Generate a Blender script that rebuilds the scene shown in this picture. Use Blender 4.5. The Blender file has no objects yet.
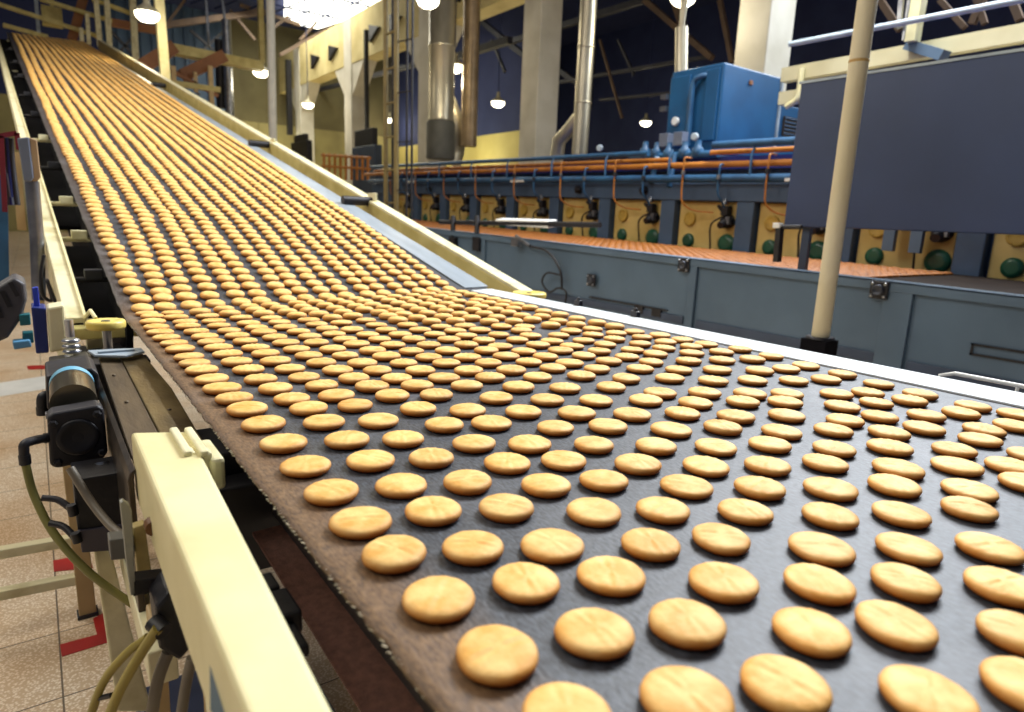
import bpy, bmesh, math, random
from math import pi, sin, cos, tan, radians
from mathutils import Vector, Matrix
random.seed(11)
SC = bpy.context.scene
COL = SC.collection

# ------------------------------------------------------------------ camera
F_PX, PITCH, ROLL, YAW, CAM_Z = 648.58, .2103, .0395, .6347, 1.31
_cy, _sy = cos(YAW), sin(YAW)
FWD = Vector((_sy*cos(PITCH), _cy*cos(PITCH), -sin(PITCH)))
_rt = Vector((_cy, -_sy, 0)); _up = _rt.cross(FWD)
RGT = cos(ROLL)*_rt + sin(ROLL)*_up
UPV = -sin(ROLL)*_rt + cos(ROLL)*_up
EYE = Vector((0, 0, CAM_Z))
cd = bpy.data.cameras.new('camera'); cam = bpy.data.objects.new('camera', cd); COL.objects.link(cam)
cd.sensor_width = 36; cd.lens = F_PX/1024*36; cd.clip_start = .02; cd.clip_end = 200
cam.matrix_world = Matrix(((RGT.x, UPV.x, -FWD.x, 0), (RGT.y, UPV.y, -FWD.y, 0), (RGT.z, UPV.z, -FWD.z, CAM_Z), (0, 0, 0, 1)))
cd.dof.use_dof = True; cd.dof.focus_distance = 1.35; cd.dof.aperture_fstop = 4.0
SC.camera = cam

def _ray(px, py): return FWD + RGT*((px-512)/F_PX) - UPV*((py-356)/F_PX)
def aX(px, py, X): d = _ray(px, py); return EYE + d*(X/d.x)      # survey point on the vertical plane x = X
def aY(px, py, Y): d = _ray(px, py); return EYE + d*(Y/d.y)
def aZ(px, py, Z): d = _ray(px, py); return EYE + d*((Z-CAM_Z)/d.z)

# ------------------------------------------------------------------ materials
def lin(h):
    h = h.lstrip('#'); o = []
    for i in (0, 2, 4):
        c = int(h[i:i+2], 16)/255
        o.append(c/12.92 if c <= .04045 else ((c+.055)/1.055)**2.4)
    return (*o, 1)
_M = {}
def pm(name, c1, c2=None, scale=6., rough=.5, metal=0., bump=0., bscale=60., lo=.35, hi=.7, spec=.5, stretch=None, coat=0.):
    """painted / metal / rubber surface: two tones mixed by noise, optional fine bump"""
    if name in _M: return _M[name]
    m = bpy.data.materials.new(name); m.use_nodes = True; nt = m.node_tree; N = nt.nodes; L = nt.links
    b = N['Principled BSDF']
    b.inputs['Roughness'].default_value = rough; b.inputs['Metallic'].default_value = metal
    b.inputs['Specular IOR Level'].default_value = spec; b.inputs['Coat Weight'].default_value = coat
    tc = N.new('ShaderNodeTexCoord'); mp = N.new('ShaderNodeMapping')
    L.new(tc.outputs['Object'], mp.inputs['Vector'])
    if stretch: mp.inputs['Scale'].default_value = stretch
    n = N.new('ShaderNodeTexNoise'); n.inputs['Scale'].default_value = scale; n.inputs['Detail'].default_value = 6
    L.new(mp.outputs['Vector'], n.inputs['Vector'])
    r = N.new('ShaderNodeValToRGB'); r.color_ramp.elements[0].position = lo; r.color_ramp.elements[1].position = hi
    r.color_ramp.elements[0].color = lin(c1); r.color_ramp.elements[1].color = lin(c2 or c1)
    L.new(n.outputs['Fac'], r.inputs['Fac']); L.new(r.outputs['Color'], b.inputs['Base Color'])
    if bump:
        n2 = N.new('ShaderNodeTexNoise'); n2.inputs['Scale'].default_value = bscale; n2.inputs['Detail'].default_value = 3
        L.new(mp.outputs['Vector'], n2.inputs['Vector'])
        bp = N.new('ShaderNodeBump'); bp.inputs['Strength'].default_value = bump; bp.inputs['Distance'].default_value = .004
        L.new(n2.outputs['Fac'], bp.inputs['Height']); L.new(bp.outputs['Normal'], b.inputs['Normal'])
    _M[name] = m; return m
def emit(name, c, s):
    if name in _M: return _M[name]
    m = bpy.data.materials.new(name); m.use_nodes = True; b = m.node_tree.nodes['Principled BSDF']
    b.inputs['Base Color'].default_value = (.8, .8, .8, 1)
    b.inputs['Emission Color'].default_value = lin(c); b.inputs['Emission Strength'].default_value = s
    _M[name] = m; return m

CREAM = pm('cream paint', '#e4dcae', '#cfc48e', 5, .42, bump=.12, bscale=40)
CREAMW = pm('worn cream paint', '#ded7b0', '#a89a64', 9, .45, bump=.3, bscale=50, lo=.5, hi=.8)
OLIVE = pm('cream paint on channel', '#cdbf7c', '#b3a25e', 6, .5)
NAVY = pm('navy grey paint', '#4a6280', '#3f5570', 3, .5)
GREYP = pm('grey blue machine paint', '#566c82', '#4b6075', 2.2, .45, bump=.05)
GREYD = pm('dark grey blue paint', '#3b4a62', '#323f55', 3, .5)
PANELP = pm('slate panel paint', '#34446a', '#2c3b5c', 1.2, .42)
BLACK = pm('black rubber', '#15151a', '#22222a', 14, .5)
BLACKM = pm('black painted iron', '#101016', '#201f26', 10, .5, bump=.2)
STEEL = pm('steel', '#9a9ca0', '#74767c', 12, .32, .85)
CHROME = pm('zinc steel', '#c9ccd2', '#a4a8b0', 10, .28, .9)
DUCT = pm('galvanised duct', '#cfc7b0', '#9f9884', 3, .35, .7, stretch=(1, 1, .3))
WORN = pm('worn steel plate', '#4d4237', '#6e604c', 8, .45, .5, bump=.3, bscale=30, stretch=(3, .6, 1))
BRASSY = pm('scuffed bright steel plate', '#a08d62', '#5f5138', 7, .35, .75, bump=.2, stretch=(2, .8, 1))
YELLOW = pm('yellow enamel', '#dcc27a', '#c0a55a', 3.2, .5, bump=.05)
YELLOWD = pm('yellow flange enamel', '#c9a94e', '#a98c3c', 6, .5)
HANDY = pm('yellow plastic', '#e9d377', '#d7bd55', 9, .4)
GREEN = pm('green sight glass', '#27614a', '#1d4a3a', 5, .3)
ORANGE = pm('orange gas pipe paint', '#bf7a2e', '#a06224', 7, .45)
BLUEP = pm('blue pipe paint', '#2f5f86', '#26496c', 6, .4)
BLUEB = pm('blue cabinet paint', '#175684', '#134a74', 2.4, .42)
TEAL = pm('teal plastic', '#1f6f76', '#195a63', 5, .4)
DBLUE = pm('dark blue plastic', '#1e2f78', '#18255e', 5, .4)
WHITEP = pm('white paint', '#e6e7e4', '#d6d8d6', 6, .4)
CONC = pm('pale concrete', '#d6d2c4', '#c2bdac', 1.6, .8)
POLE = pm('chalky cream pole paint', '#d3cbb0', '#bfb38c', 3, .5, bump=.1, stretch=(1, 1, .4))
BROWN = pm('rust brown steel', '#7b4c2c', '#8f5f38', 3, .6)
HOSE = pm('olive hose', '#86803f', '#716c38', 8, .42)
HOSEY = pm('yellow hose', '#a8984a', '#8b7d3a', 8, .35)
HOSEG = pm('grey brown hose', '#7d7464', '#645c50', 8, .45)
REDP = pm('red paint', '#b8201c', '#8e1814', 6, .45)
LBLUE = pm('pale blue grey enamel', '#aebcc6', '#8d9ba8', 6, .35)
GBOX = pm('grey box enamel', '#6d7688', '#5f687a', 5, .45)
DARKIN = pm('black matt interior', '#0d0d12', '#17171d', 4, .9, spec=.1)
RETB = pm('dark brown return canvas', '#7a5246', '#5e4038', 90, .85, bump=.3, bscale=300)
PLATE = pm('white edge strip', '#dce2e6', '#c4ccd3', 5, .4, stretch=(4, .5, 1))
TANP = pm('tan legs paint', '#c3a878', '#a88e60', 5, .5)
DARKV = pm('navy shed steel', '#28325e', '#303b68', 1.2, .8)

# ------------------------------------------------------------------ mesh helper
class MB:
    def __init__(s): s.v = []; s.f = []; s.sm = []
    def add(s, vs, fs, smooth=False):
        o = len(s.v); s.v += [tuple(v) for v in vs]
        for f in fs: s.f.append(tuple(i+o for i in f)); s.sm.append(smooth)
        return s
    def box(s, c, d, rot=None):
        c = Vector(c); x, y, z = d[0]/2, d[1]/2, d[2]/2
        P = [Vector((i*x, j*y, k*z)) for k in (-1, 1) for j in (-1, 1) for i in (-1, 1)]
        if rot: P = [rot @ p for p in P]
        return s.add([c+p for p in P], [(0, 2, 3, 1), (4, 5, 7, 6), (0, 1, 5, 4), (2, 6, 7, 3), (0, 4, 6, 2), (1, 3, 7, 5)])
    def span(s, x0, x1, y0, y1, z0, z1):
        return s.box(((x0+x1)/2, (y0+y1)/2, (z0+z1)/2), (abs(x1-x0), abs(y1-y0), abs(z1-z0)))
    def prism(s, pts, ext):
        """closed outline extruded by a vector"""
        pts = [Vector(p) for p in pts]; ext = Vector(ext); n = len(pts)
        s.add(pts+[p+ext for p in pts], [tuple(range(n-1, -1, -1)), tuple(range(n, 2*n))] + [(i, (i+1) % n, n+(i+1) % n, n+i) for i in range(n)])
        return s
    def frame(s, p, q, up=(0, 0, 1)):
        d = (Vector(q)-Vector(p)).normalized(); u = Vector(up)
        if abs(d.dot(u)) > .98: u = Vector((0, 1, 0))
        a = d.cross(u).normalized(); return d, a, a.cross(d)
    def bar(s, p, q, w, h=None):
        """rectangular bar from p to q, w across, h high"""
        h = h or w; p = Vector(p); q = Vector(q); d, a, b = s.frame(p, q)
        o = [a*(i*w/2)+b*(j*h/2) for i, j in ((-1, -1), (1, -1), (1, 1), (-1, 1))]
        return s.prism([p+k for k in o], q-p)
    def tube(s, pts, r, n=12, caps=True):
        pts = [Vector(p) for p in pts]; rr = r if isinstance(r, (list, tuple)) else [r]*len(pts)
        vs = []; fs = []; pa = None
        for i, p in enumerate(pts):
            d = (pts[min(i+1, len(pts)-1)]-pts[max(i-1, 0)]).normalized()
            if pa is None:
                u = Vector((0, 0, 1)) if abs(d.z) < .95 else Vector((0, 1, 0)); pa = d.cross(u).normalized()
            else: pa = (pa-d*pa.dot(d)).normalized()
            b = d.cross(pa)
            vs += [p+(pa*cos(2*pi*k/n)+b*sin(2*pi*k/n))*rr[i] for k in range(n)]
        for i in range(len(pts)-1):
            for k in range(n): fs.append((i*n+k, i*n+(k+1) % n, (i+1)*n+(k+1) % n, (i+1)*n+k))
        s.add(vs, fs, True)
        if caps:
            m = len(pts)-1
            s.add([vs[k] for k in range(n)], [tuple(range(n-1, -1, -1))]); s.add([vs[m*n+k] for k in range(n)], [tuple(range(n))])
        return s
    def lathe(s, o, axis, prof, n=24, smooth=True):
        """prof: (distance along axis, radius)"""
        o = Vector(o); ax = Vector(axis).normalized()
        u = Vector((0, 0, 1)) if abs(ax.z) < .9 else Vector((1, 0, 0)); a = ax.cross(u).normalized(); b = ax.cross(a)
        vs = []; fs = []
        for t, r in prof: vs += [o+ax*t+(a*cos(2*pi*k/n)+b*sin(2*pi*k/n))*max(r, 1e-4) for k in range(n)]
        for i in range(len(prof)-1):
            for k in range(n): fs.append((i*n+k, (i+1)*n+k, (i+1)*n+(k+1) % n, i*n+(k+1) % n))
        s.add(vs, fs, smooth)
        m = len(prof)-1
        s.add(vs[:n], [tuple(range(n))]); s.add(vs[m*n:], [tuple(range(n-1, -1, -1))])
        return s
    def build(s, name, mat, parent=None, bevel=0., seg=2, origin=None):
        o = Vector((0, 0, 0))
        if parent is not None: o = parent.get('_o') and Vector(parent['_o']) or Vector((0, 0, 0))
        elif origin is not None: o = Vector(origin)
        me = bpy.data.meshes.new(name)
        me.from_pydata([tuple(Vector(v)-o) for v in s.v], [], s.f)
        me.polygons.foreach_set('use_smooth', s.sm)
        bm = bmesh.new(); bm.from_mesh(me)
        bmesh.ops.recalc_face_normals(bm, faces=bm.faces[:]); bm.to_mesh(me); bm.free()
        me.materials.append(mat); me.update()
        ob = bpy.data.objects.new(name, me); COL.objects.link(ob)
        if parent is not None: ob.parent = parent; ob['_o'] = list(o)
        else: ob.location = o; ob['_o'] = list(o)
        if bevel:
            md = ob.modifiers.new('bevel', 'BEVEL'); md.width = bevel; md.segments = seg; md.limit_method = 'ANGLE'; md.angle_limit = radians(40)
        return ob
def tag(o, label=None, cat=None, group=None, kind=None):
    if label: o['label'] = label
    if cat: o['category'] = cat
    if group: o['group'] = group
    if kind: o['kind'] = kind
    return o
def thing(name, label, cat, loc, group=None):
    o = bpy.data.objects.new(name, None); COL.objects.link(o); o.location = loc; o.empty_display_size = .1
    o['_o'] = list(loc); return tag(o, label, cat, group)
def struct(mb, name, mat, bevel=0.): return tag(mb.build(name, mat, None, bevel), kind='structure')
def bez(P, n=24):
    """smooth curve through points"""
    P = [Vector(p) for p in P]; out = []
    Q = [P[0]*2-P[1]]+P+[P[-1]*2-P[-2]]
    m = max(2, n//(len(P)-1))
    for i in range(1, len(Q)-2):
        for k in range(m):
            t = k/m; a, b, c, d = Q[i-1], Q[i], Q[i+1], Q[i+2]
            out.append(.5*((2*b)+(c-a)*t+(2*a-5*b+4*c-d)*t*t+(3*b-a-3*c+d)*t**3))
    return out+[P[-1]]
# ------------------------------------------------------------------ belt geometry (level run, then the incline)
BZ = .95
XL, XR = .2114, 1.8314
BL = Vector((.2114, 2.4642, BZ)); BR = Vector((1.8314, 2.7035, BZ))
_a, _y2 = .2302, -.0167
DIR = Vector((sin(_y2)*cos(_a), cos(_y2)*cos(_a), sin(_a)))
NRM = (BR-BL).cross(DIR).normalized()
LL, LR = 17.3, 19.4
def inc(u, s, h=0.):
    """point on the incline: u across (0 left, 1 right), s metres up it, h above it"""
    return BL+(BR-BL)*u+DIR*s+NRM*h
# biscuit positions on the level run, millimetres (x, y), one list per lane from the brown edge
LANES=[
[(284,16),(283,110),(282,204),(282,298),(278,382),(277,477),(278,574),(277,659),(279,757),(280,859),(281,964),(282,1074),(280,1171),(277,1252),(274,1335),(272,1418),(271,1510),(270,1585),(271,1659),(269,1761),(269,1846),(264,1933),(262,2022),(264,2110),(269,2216),(283,2328),(276,2396)],
[(370,73),(369,167),(370,261),(366,359),(363,455),(356,541),(363,642),(364,730),(366,833),(370,932),(371,1036),(375,1124),(368,1199),(363,1286),(358,1373),(359,1472),(355,1561),(357,1656),(355,1745),(354,1826),(355,1909),(350,1997),(345,2096),(353,2182),(344,2281),(349,2378)],
[(451,39),(450,133),(447,227),(446,323),(445,419),(433,499),(444,602),(445,694),(446,797),(448,893),(454,999),(455,1103),(450,1184),(450,1265),(442,1350),(440,1440),(435,1531),(437,1621),(435,1704),(433,1798),(435,1890),(434,1978),(427,2076),(431,2165),(434,2269),(429,2359)],
[(537,64),(532,158),(533,254),(533,348),(529,442),(531,537),(530,631),(532,724),(536,820),(541,923),(546,1028),(543,1130),(537,1213),(531,1294),(528,1379),(522,1467),(522,1554),(521,1643),(523,1738),(519,1824),(513,1912),(513,1991),(514,2079),(520,2195),(507,2287),(511,2391)],
[(618,20),(615,114),(609,216),(615,293),(610,408),(610,495),(610,602),(612,690),(611,773),(618,892),(622,977),(623,1096),(622,1176),(613,1253),(607,1340),(605,1421),(601,1517),(601,1602),(594,1705),(607,1795),(605,1885),(594,1975),(603,2064),(603,2154),(604,2244),(601,2334),(604,2423)],
[(704,53),(693,147),(696,245),(690,332),(697,436),(697,529),(698,621),(699,718),(701,817),(708,919),(717,1021),(715,1128),(706,1210),(692,1294),(692,1378),(688,1465),(686,1544),(684,1645),(681,1718),(683,1808),(696,1898),(696,1988),(701,2077),(691,2167),(688,2257),(688,2346),(682,2436)],
[(789,91),(776,185),(778,277),(781,371),(781,471),(783,563),(784,662),(787,776),(790,862),(800,962),(807,1068),(799,1165),(791,1242),(784,1333),(777,1409),(772,1493),(766,1592),(768,1680),(766,1758),(757,1854),(774,1983),(780,2076),(767,2168),(767,2261),(773,2353),(783,2446)],
[(878,37),(877,131),(863,225),(868,324),(868,417),(868,515),(869,610),(873,707),(879,806),(885,911),(893,1016),(899,1120),(885,1203),(877,1288),(866,1367),(863,1461),(855,1551),(855,1640),(852,1720),(849,1809),(860,1905),(865,1998),(857,2090),(859,2182),(867,2275),(862,2367),(859,2459)],
[(975,94),(975,188),(965,282),(961,374),(959,475),(961,571),(966,668),(971,763),(978,863),(988,973),(999,1082),(988,1173),(977,1255),(965,1336),(957,1417),(950,1508),(948,1599),(950,1686),(946,1773),(951,1867),(960,1955),(966,2042),(973,2129),(954,2217),(957,2304),(956,2391),(947,2479)],
[(1054,35),(1053,129),(1050,223),(1041,308),(1038,403),(1039,503),(1042,600),(1047,698),(1054,799),(1049,888),(1074,1012),(1081,1117),(1062,1197),(1053,1283),(1044,1365),(1025,1450),(1030,1540),(1022,1623),(1036,1710),(1035,1796),(1048,1883),(1041,1970),(1032,2057),(1045,2144),(1039,2230),(1031,2317),(1038,2404),(1038,2491)],
[(1150,83),(1150,177),(1148,271),(1135,358),(1132,457),(1137,557),(1144,653),(1149,754),(1137,841),(1172,967),(1182,1070),(1171,1169),(1158,1250),(1146,1332),(1135,1419),(1126,1506),(1122,1597),(1118,1695),(1114,1778),(1132,1869),(1137,1959),(1123,2049),(1135,2140),(1143,2230),(1142,2321),(1144,2411),(1144,2501)],
[(1237,30),(1236,124),(1235,218),(1213,312),(1219,393),(1215,496),(1217,577),(1231,710),(1222,787),(1247,902),(1261,1015),(1268,1112),(1255,1186),(1237,1274),(1216,1365),(1210,1447),(1203,1543),(1234,1631),(1218,1720),(1230,1808),(1214,1897),(1221,1985),(1213,2074),(1231,2162),(1233,2251),(1224,2339),(1235,2428),(1221,2516)],
[(1326,27),(1325,121),(1325,215),(1306,309),(1325,391),(1304,474),(1307,555),(1312,632),(1299,747),(1339,860),(1353,970),(1369,1073),(1357,1177),(1341,1248),(1323,1340),(1307,1416),(1291,1513),(1291,1600),(1291,1688),(1314,1781),(1306,1874),(1315,1967),(1324,2060),(1307,2153),(1318,2246),(1312,2339),(1323,2432),(1316,2525)],
[(1426,34),(1425,128),(1425,222),(1424,316),(1399,410),(1400,509),(1408,609),(1401,691),(1428,809),(1448,913),(1466,1039),(1466,1140),(1447,1226),(1428,1301),(1411,1391),(1403,1478),(1380,1557),(1383,1665),(1398,1785),(1416,1870),(1416,1955),(1414,2039),(1404,2124),(1421,2209),(1404,2294),(1414,2378),(1416,2463),(1407,2548)],
[(1512,13),(1512,107),(1511,201),(1510,295),(1486,389),(1488,480),(1495,580),(1479,661),(1516,778),(1532,892),(1555,1007),(1563,1113),(1544,1205),(1524,1287),(1517,1376),(1491,1464),(1474,1557),(1474,1639),(1460,1719),(1475,1828),(1479,1945),(1498,2033),(1504,2120),(1497,2208),(1492,2295),(1479,2383),(1491,2470),(1493,2558)],
[(1600,38),(1599,132),(1599,226),(1598,320),(1590,414),(1575,489),(1577,593),(1592,690),(1610,787),(1621,890),(1644,1007),(1649,1112),(1618,1209),(1610,1293),(1601,1377),(1574,1463),(1576,1557),(1574,1642),(1564,1736),(1572,1842),(1562,1927),(1580,2037),(1581,2125),(1578,2214),(1586,2303),(1581,2392),(1583,2481),(1588,2569)]]


# ------------------------------------------------------------------ belt material
def belt_mat():
    m = bpy.data.materials.new('grey baking canvas'); m.use_nodes = True; nt = m.node_tree; N = nt.nodes; L = nt.links
    b = N['Principled BSDF']
    tc = N.new('ShaderNodeTexCoord')
    n1 = N.new('ShaderNodeTexNoise'); n1.inputs['Scale'].default_value = 5; n1.inputs['Detail'].default_value = 5
    n2 = N.new('ShaderNodeTexNoise'); n2.inputs['Scale'].default_value = 260; n2.inputs['Detail'].default_value = 4
    mp = N.new('ShaderNodeMapping'); mp.inputs['Scale'].default_value = (1., .35, 1)
    L.new(tc.outputs['Object'], mp.inputs['Vector']); L.new(mp.outputs['Vector'], n2.inputs['Vector']); L.new(tc.outputs['Object'], n1.inputs['Vector'])
    r2 = N.new('ShaderNodeValToRGB'); e = r2.color_ramp.elements
    e[0].position = .33; e[1].position = .68; e[0].color = lin('#1a1a1d'); e[1].color = lin('#464b54')
    L.new(n2.outputs['Fac'], r2.inputs['Fac'])
    # brown toasted margin along the left edge (uv.x = metres from the left edge)
    sx = N.new('ShaderNodeSeparateXYZ'); L.new(tc.outputs['UV'], sx.inputs[0])
    n3 = N.new('ShaderNodeTexNoise'); n3.inputs['Scale'].default_value = 14; n3.inputs['Detail'].default_value = 4
    L.new(tc.outputs['Object'], n3.inputs['Vector'])
    ma = N.new('ShaderNodeMath'); ma.operation = 'MULTIPLY_ADD'; ma.inputs[1].default_value = .07
    L.new(n3.outputs['Fac'], ma.inputs[0]); L.new(sx.outputs[0], ma.inputs[2])
    rm = N.new('ShaderNodeMapRange'); rm.inputs['From Min'].default_value = .07; rm.inputs['From Max'].default_value = .14
    rm.inputs['To Min'].default_value = 1; rm.inputs['To Max'].default_value = 0; rm.clamp = True
    lv = N.new('ShaderNodeMapRange'); lv.inputs['From Min'].default_value = 2.75; lv.inputs['From Max'].default_value = 2.95; lv.inputs['To Min'].default_value = 1; lv.inputs['To Max'].default_value = .25; L.new(sx.outputs[1], lv.inputs['Value'])
    mb = N.new('ShaderNodeMath'); mb.operation = 'MULTIPLY'
    L.new(ma.outputs[0], rm.inputs['Value']); L.new(rm.outputs[0], mb.inputs[0]); L.new(lv.outputs[0], mb.inputs[1])
    rb = N.new('ShaderNodeValToRGB'); e = rb.color_ramp.elements
    e[0].position = .3; e[1].position = .72; e[0].color = lin('#4c3726'); e[1].color = lin('#806344')
    L.new(n2.outputs['Fac'], rb.inputs['Fac'])
    mx = N.new('ShaderNodeMix'); mx.data_type = 'RGBA'
    L.new(mb.outputs[0], mx.inputs['Factor']); L.new(r2.outputs['Color'], mx.inputs['A']); L.new(rb.outputs['Color'], mx.inputs['B'])
    # floury wear
    rw = N.new('ShaderNodeMapRange'); rw.inputs['From Min'].default_value = .5; rw.inputs['From Max'].default_value = .75; rw.inputs['To Max'].default_value = .25
    L.new(n1.outputs['Fac'], rw.inputs['Value'])
    m2 = N.new('ShaderNodeMix'); m2.data_type = 'RGBA'; m2.inputs['B'].default_value = lin('#8b8d92')
    L.new(rw.outputs[0], m2.inputs['Factor']); L.new(mx.outputs['Result'], m2.inputs['A'])
    L.new(m2.outputs['Result'], b.inputs['Base Color'])
    b.inputs['Roughness'].default_value = .52; b.inputs['Specular IOR Level'].default_value = .46
    bp = N.new('ShaderNodeBump'); bp.inputs['Strength'].default_value = .5; bp.inputs['Distance'].default_value = .0015
    L.new(n2.outputs['Fac'], bp.inputs['Height']); L.new(bp.outputs['Normal'], b.inputs['Normal'])
    return m
BELT = belt_mat()

CONV = thing('biscuit_conveyor', 'wide conveyor with grey canvas belt, level in front and climbing steeply behind', 'conveyor', (1.0, 1.2, 0))
def make_belt():
    rows = []                                           # (left point, right point, length along)
    ys = [-.35+.02*i for i in range(int((2.40+.35)/.02))]
    for y in ys:
        t = (y+.35)/(2.4642+.35); yr = -.35+t*(2.7035+.35)
        rows.append((Vector((XL, y, BZ)), Vector((XR, yr, BZ))))
    for s in (-.05, -.03): rows.append((BL+Vector((0, s, .0015)), BR+Vector((0, s, .0015))))
    for s in (.0, .03, .06): rows.append((inc(0, s, .0035-.0015*abs(s)/.03), inc(1, s, .0035-.0015*abs(s)/.03)))
    k = 0; S = .1
    while S < 17.25:
        rows.append((inc(0, S), inc(1, S*LR/LL))); S += .06 if S < 3 else .3
    rows.append((inc(0, LL), inc(1, LR)))
    # over the head roller and down
    for a in (30, 60, 90, 120):
        r = .12; off = DIR*(sin(radians(a))*r)-NRM*(r-cos(radians(a))*r)
        rows.append((inc(0, LL)+off, inc(1, LR)+off))
    nx = 24; vs = []; uv = []; fs = []; D = 0
    us = [0, .008, .02]+[.02+.98*i/(nx-2) for i in range(1, nx-1)]
    for i, (l, r) in enumerate(rows):
        if i: D += (l-rows[i-1][0]).length
        for j, u in enumerate(us):
            p = l+(r-l)*u
            if j == 0: p = p+Vector((random.uniform(-.0022, .0022), 0, random.uniform(-.002, .001)))
            if j == 1: p = p+Vector((0, 0, .0006))
            vs.append(p); uv.append(((r-l).length*u, D))
    w = len(us)
    for i in range(len(rows)-1):
        for j in range(w-1): fs.append((i*w+j, i*w+j+1, (i+1)*w+j+1, (i+1)*w+j))
    m = MB().add(vs, fs, True); ob = m.build('belt', BELT, CONV)
    me = ob.data; ul = me.uv_layers.new(name='uv')
    for lp in me.loops: ul.data[lp.index].uv = uv[lp.vertex_index]
    md = ob.modifiers.new('thickness', 'SOLIDIFY'); md.thickness = .004; md.offset = -1
make_belt()
# pale frayed threads along the left edge
THREAD = pm('pale canvas thread', '#cfc6b4', '#8f8270', 60, .8)
m = MB(); y = .2
while y < 2.35:
    l = random.uniform(.004, .011); x = XL+random.uniform(-.001, .001)
    m.bar((x, y, BZ-.001), (x-random.uniform(.0002, .0016), y+l, BZ-.0035-random.random()*.001), .0012, .0012); y += random.uniform(.005, .013)
tag(m.build('frayed_edge', THREAD, CONV), kind='stuff')
# pale strip along the right edge: white on the level run, grey on the incline
m = MB(); n = 40
L0, L1 = Vector((1.69, -.35, BZ+.0015)), Vector((1.84, -.35, BZ+.0015))
m.prism([(1.69, -.35, BZ+.001), (1.84, -.35, BZ+.001), (1.84, 2.70, BZ+.001), (1.70, 2.665, BZ+.001)], (0, 0, .004))
m.build('edge_strip', PLATE, CONV)
EDGE2 = pm('grey edge strip', '#939da6', '#7f8a94', 6, .4, stretch=(3, .5, 1))
m = MB(); m.prism([inc(.915, .03, .003), inc(1.01, .03, .003), inc(1.02, 19.3, .003), inc(.985, 19.2, .003)], NRM*.004)
m.build('edge_strip', EDGE2, CONV)
# return run and structure under the belt
m = MB(); m.prism([(.245, .3, .755), (1.75, .3, .755), (1.75, 1.10, .790), (.245, 1.03, .785)], (0, 0, .005)); m.build('return_belt', RETB, CONV)
m = MB(); m.span(.285, .325, -.3, 1.34, .80, .935); m.span(.262, .30, -.3, 2.44, .895, .938); m.build('slider_channel', BLACKM, CONV, .002)
m = MB(); m.span(.35, 1.8, -.3, 2.45, .90, .938); m.build('slider_bed', GREYD, CONV)
c = aX(284, 612, .20); m = MB(); m.box(c, (.026, .06, .03)); m.box(c+Vector((-.004, -.055, -.004)), (.016, .05, .016)); m.box(c+Vector((-.004, .05, .0)), (.02, .04, .036)); m.build('frame_clamp', BLACKM, CONV, .004)
m = MB(); m.span(.2, .36, 1.06, 1.40, .70, .86); m.span(.19, .30, 1.12, 1.20, .80, .9); m.build('drive_bracket', BLACKM, CONV, .004)
# left cream side beam, foreground
m = MB(); m.prism([(.089, -.25, .95), (.119, -.25, .95), (.177, 1.115, .95), (.097, 1.155, .95)], (0, 0, -.115)); m.build('side_beam', CREAM, CONV, .006, 3)
# hinge clamps at the beam's far end
m = MB()
for x, y in ((.154, 1.10), (.174, 1.09)):
    m.box((x, y-.04, .953), (.012, .13, .010)); m.box((x+.004, y-.085, .940), (.014, .03, .026))
m.build('hinge_clamp', CREAMW, CONV, .003)
m = MB(); m.box((.19, 1.03, .92), (.02, .10, .05)); m.build('clamp_block', CREAMW, CONV, .006)
# worn steel frame plates beside the belt
m = MB(); m.prism([(.098, 1.17, .90), (.150, 1.15, .90), (.158, 2.06, .90), (.112, 2.09, .90)], (0, 0, -.012)); m.build('frame_plate', WORN, CONV, .002)
m = MB(); m.prism([(.152, 1.15, .902), (.208, 1.13, .902), (.222, 1.60, .902), (.214, 2.04, .902), (.160, 2.06, .902)], (0, 0, -.012)); tag(m.build('frame_plate', BRASSY, CONV, .002), 'scuffed bright steel cover plate')
for x, y in ((.125, 1.28), (.125, 1.52), (.125, 1.78), (.190, 1.25), (.190, 1.42)): MB().lathe((x, y, .901), (0, 0, 1), [(0, .004), (.003, .004), (.004, .002)], 8).build('bolt', WORN, CONV)
m = MB(); pts = [(.096, .90), (.088, .893), (.084, .88), (.083, .60), (.093, .60), (.093, .88)]
m.prism([(x, 1.12, z) for x, z in pts], (0, .98, 0)); m.build('frame_cheek', pm('dark steel cheek', '#5a5148', '#38332e', 6, .35, .7, stretch=(1, 6, .5)), CONV, .002)
# left rail of the incline
def rail(p, q, prof, name, mat, bevel=.004):
    p = Vector(p); q = Vector(q); d = (q-p).normalized(); a = d.cross(Vector((0, 0, 1))).normalized(); b = a.cross(d)
    return MB().prism([p+a*x+b*y for x, y in prof], q-p).build(name, mat, CONV, bevel)
pL = Vector((.085, 2.42, .951)); qL = pL+DIR*17.6+Vector((-.09, 0, 0))
rail(pL, qL, [(-.03, 0), (.026, 0), (.026, -.02), (-.01, -.02), (-.01, -.10), (-.03, -.10)], 'incline_rail', CREAMW)
rail(pL+Vector((.022, 0, .0)), qL+Vector((.022, 0, 0)), [(-.004, .008), (.004, .008), (.004, -.03), (-.004, -.03)], 'rail_lip', CREAM, 0)
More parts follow.
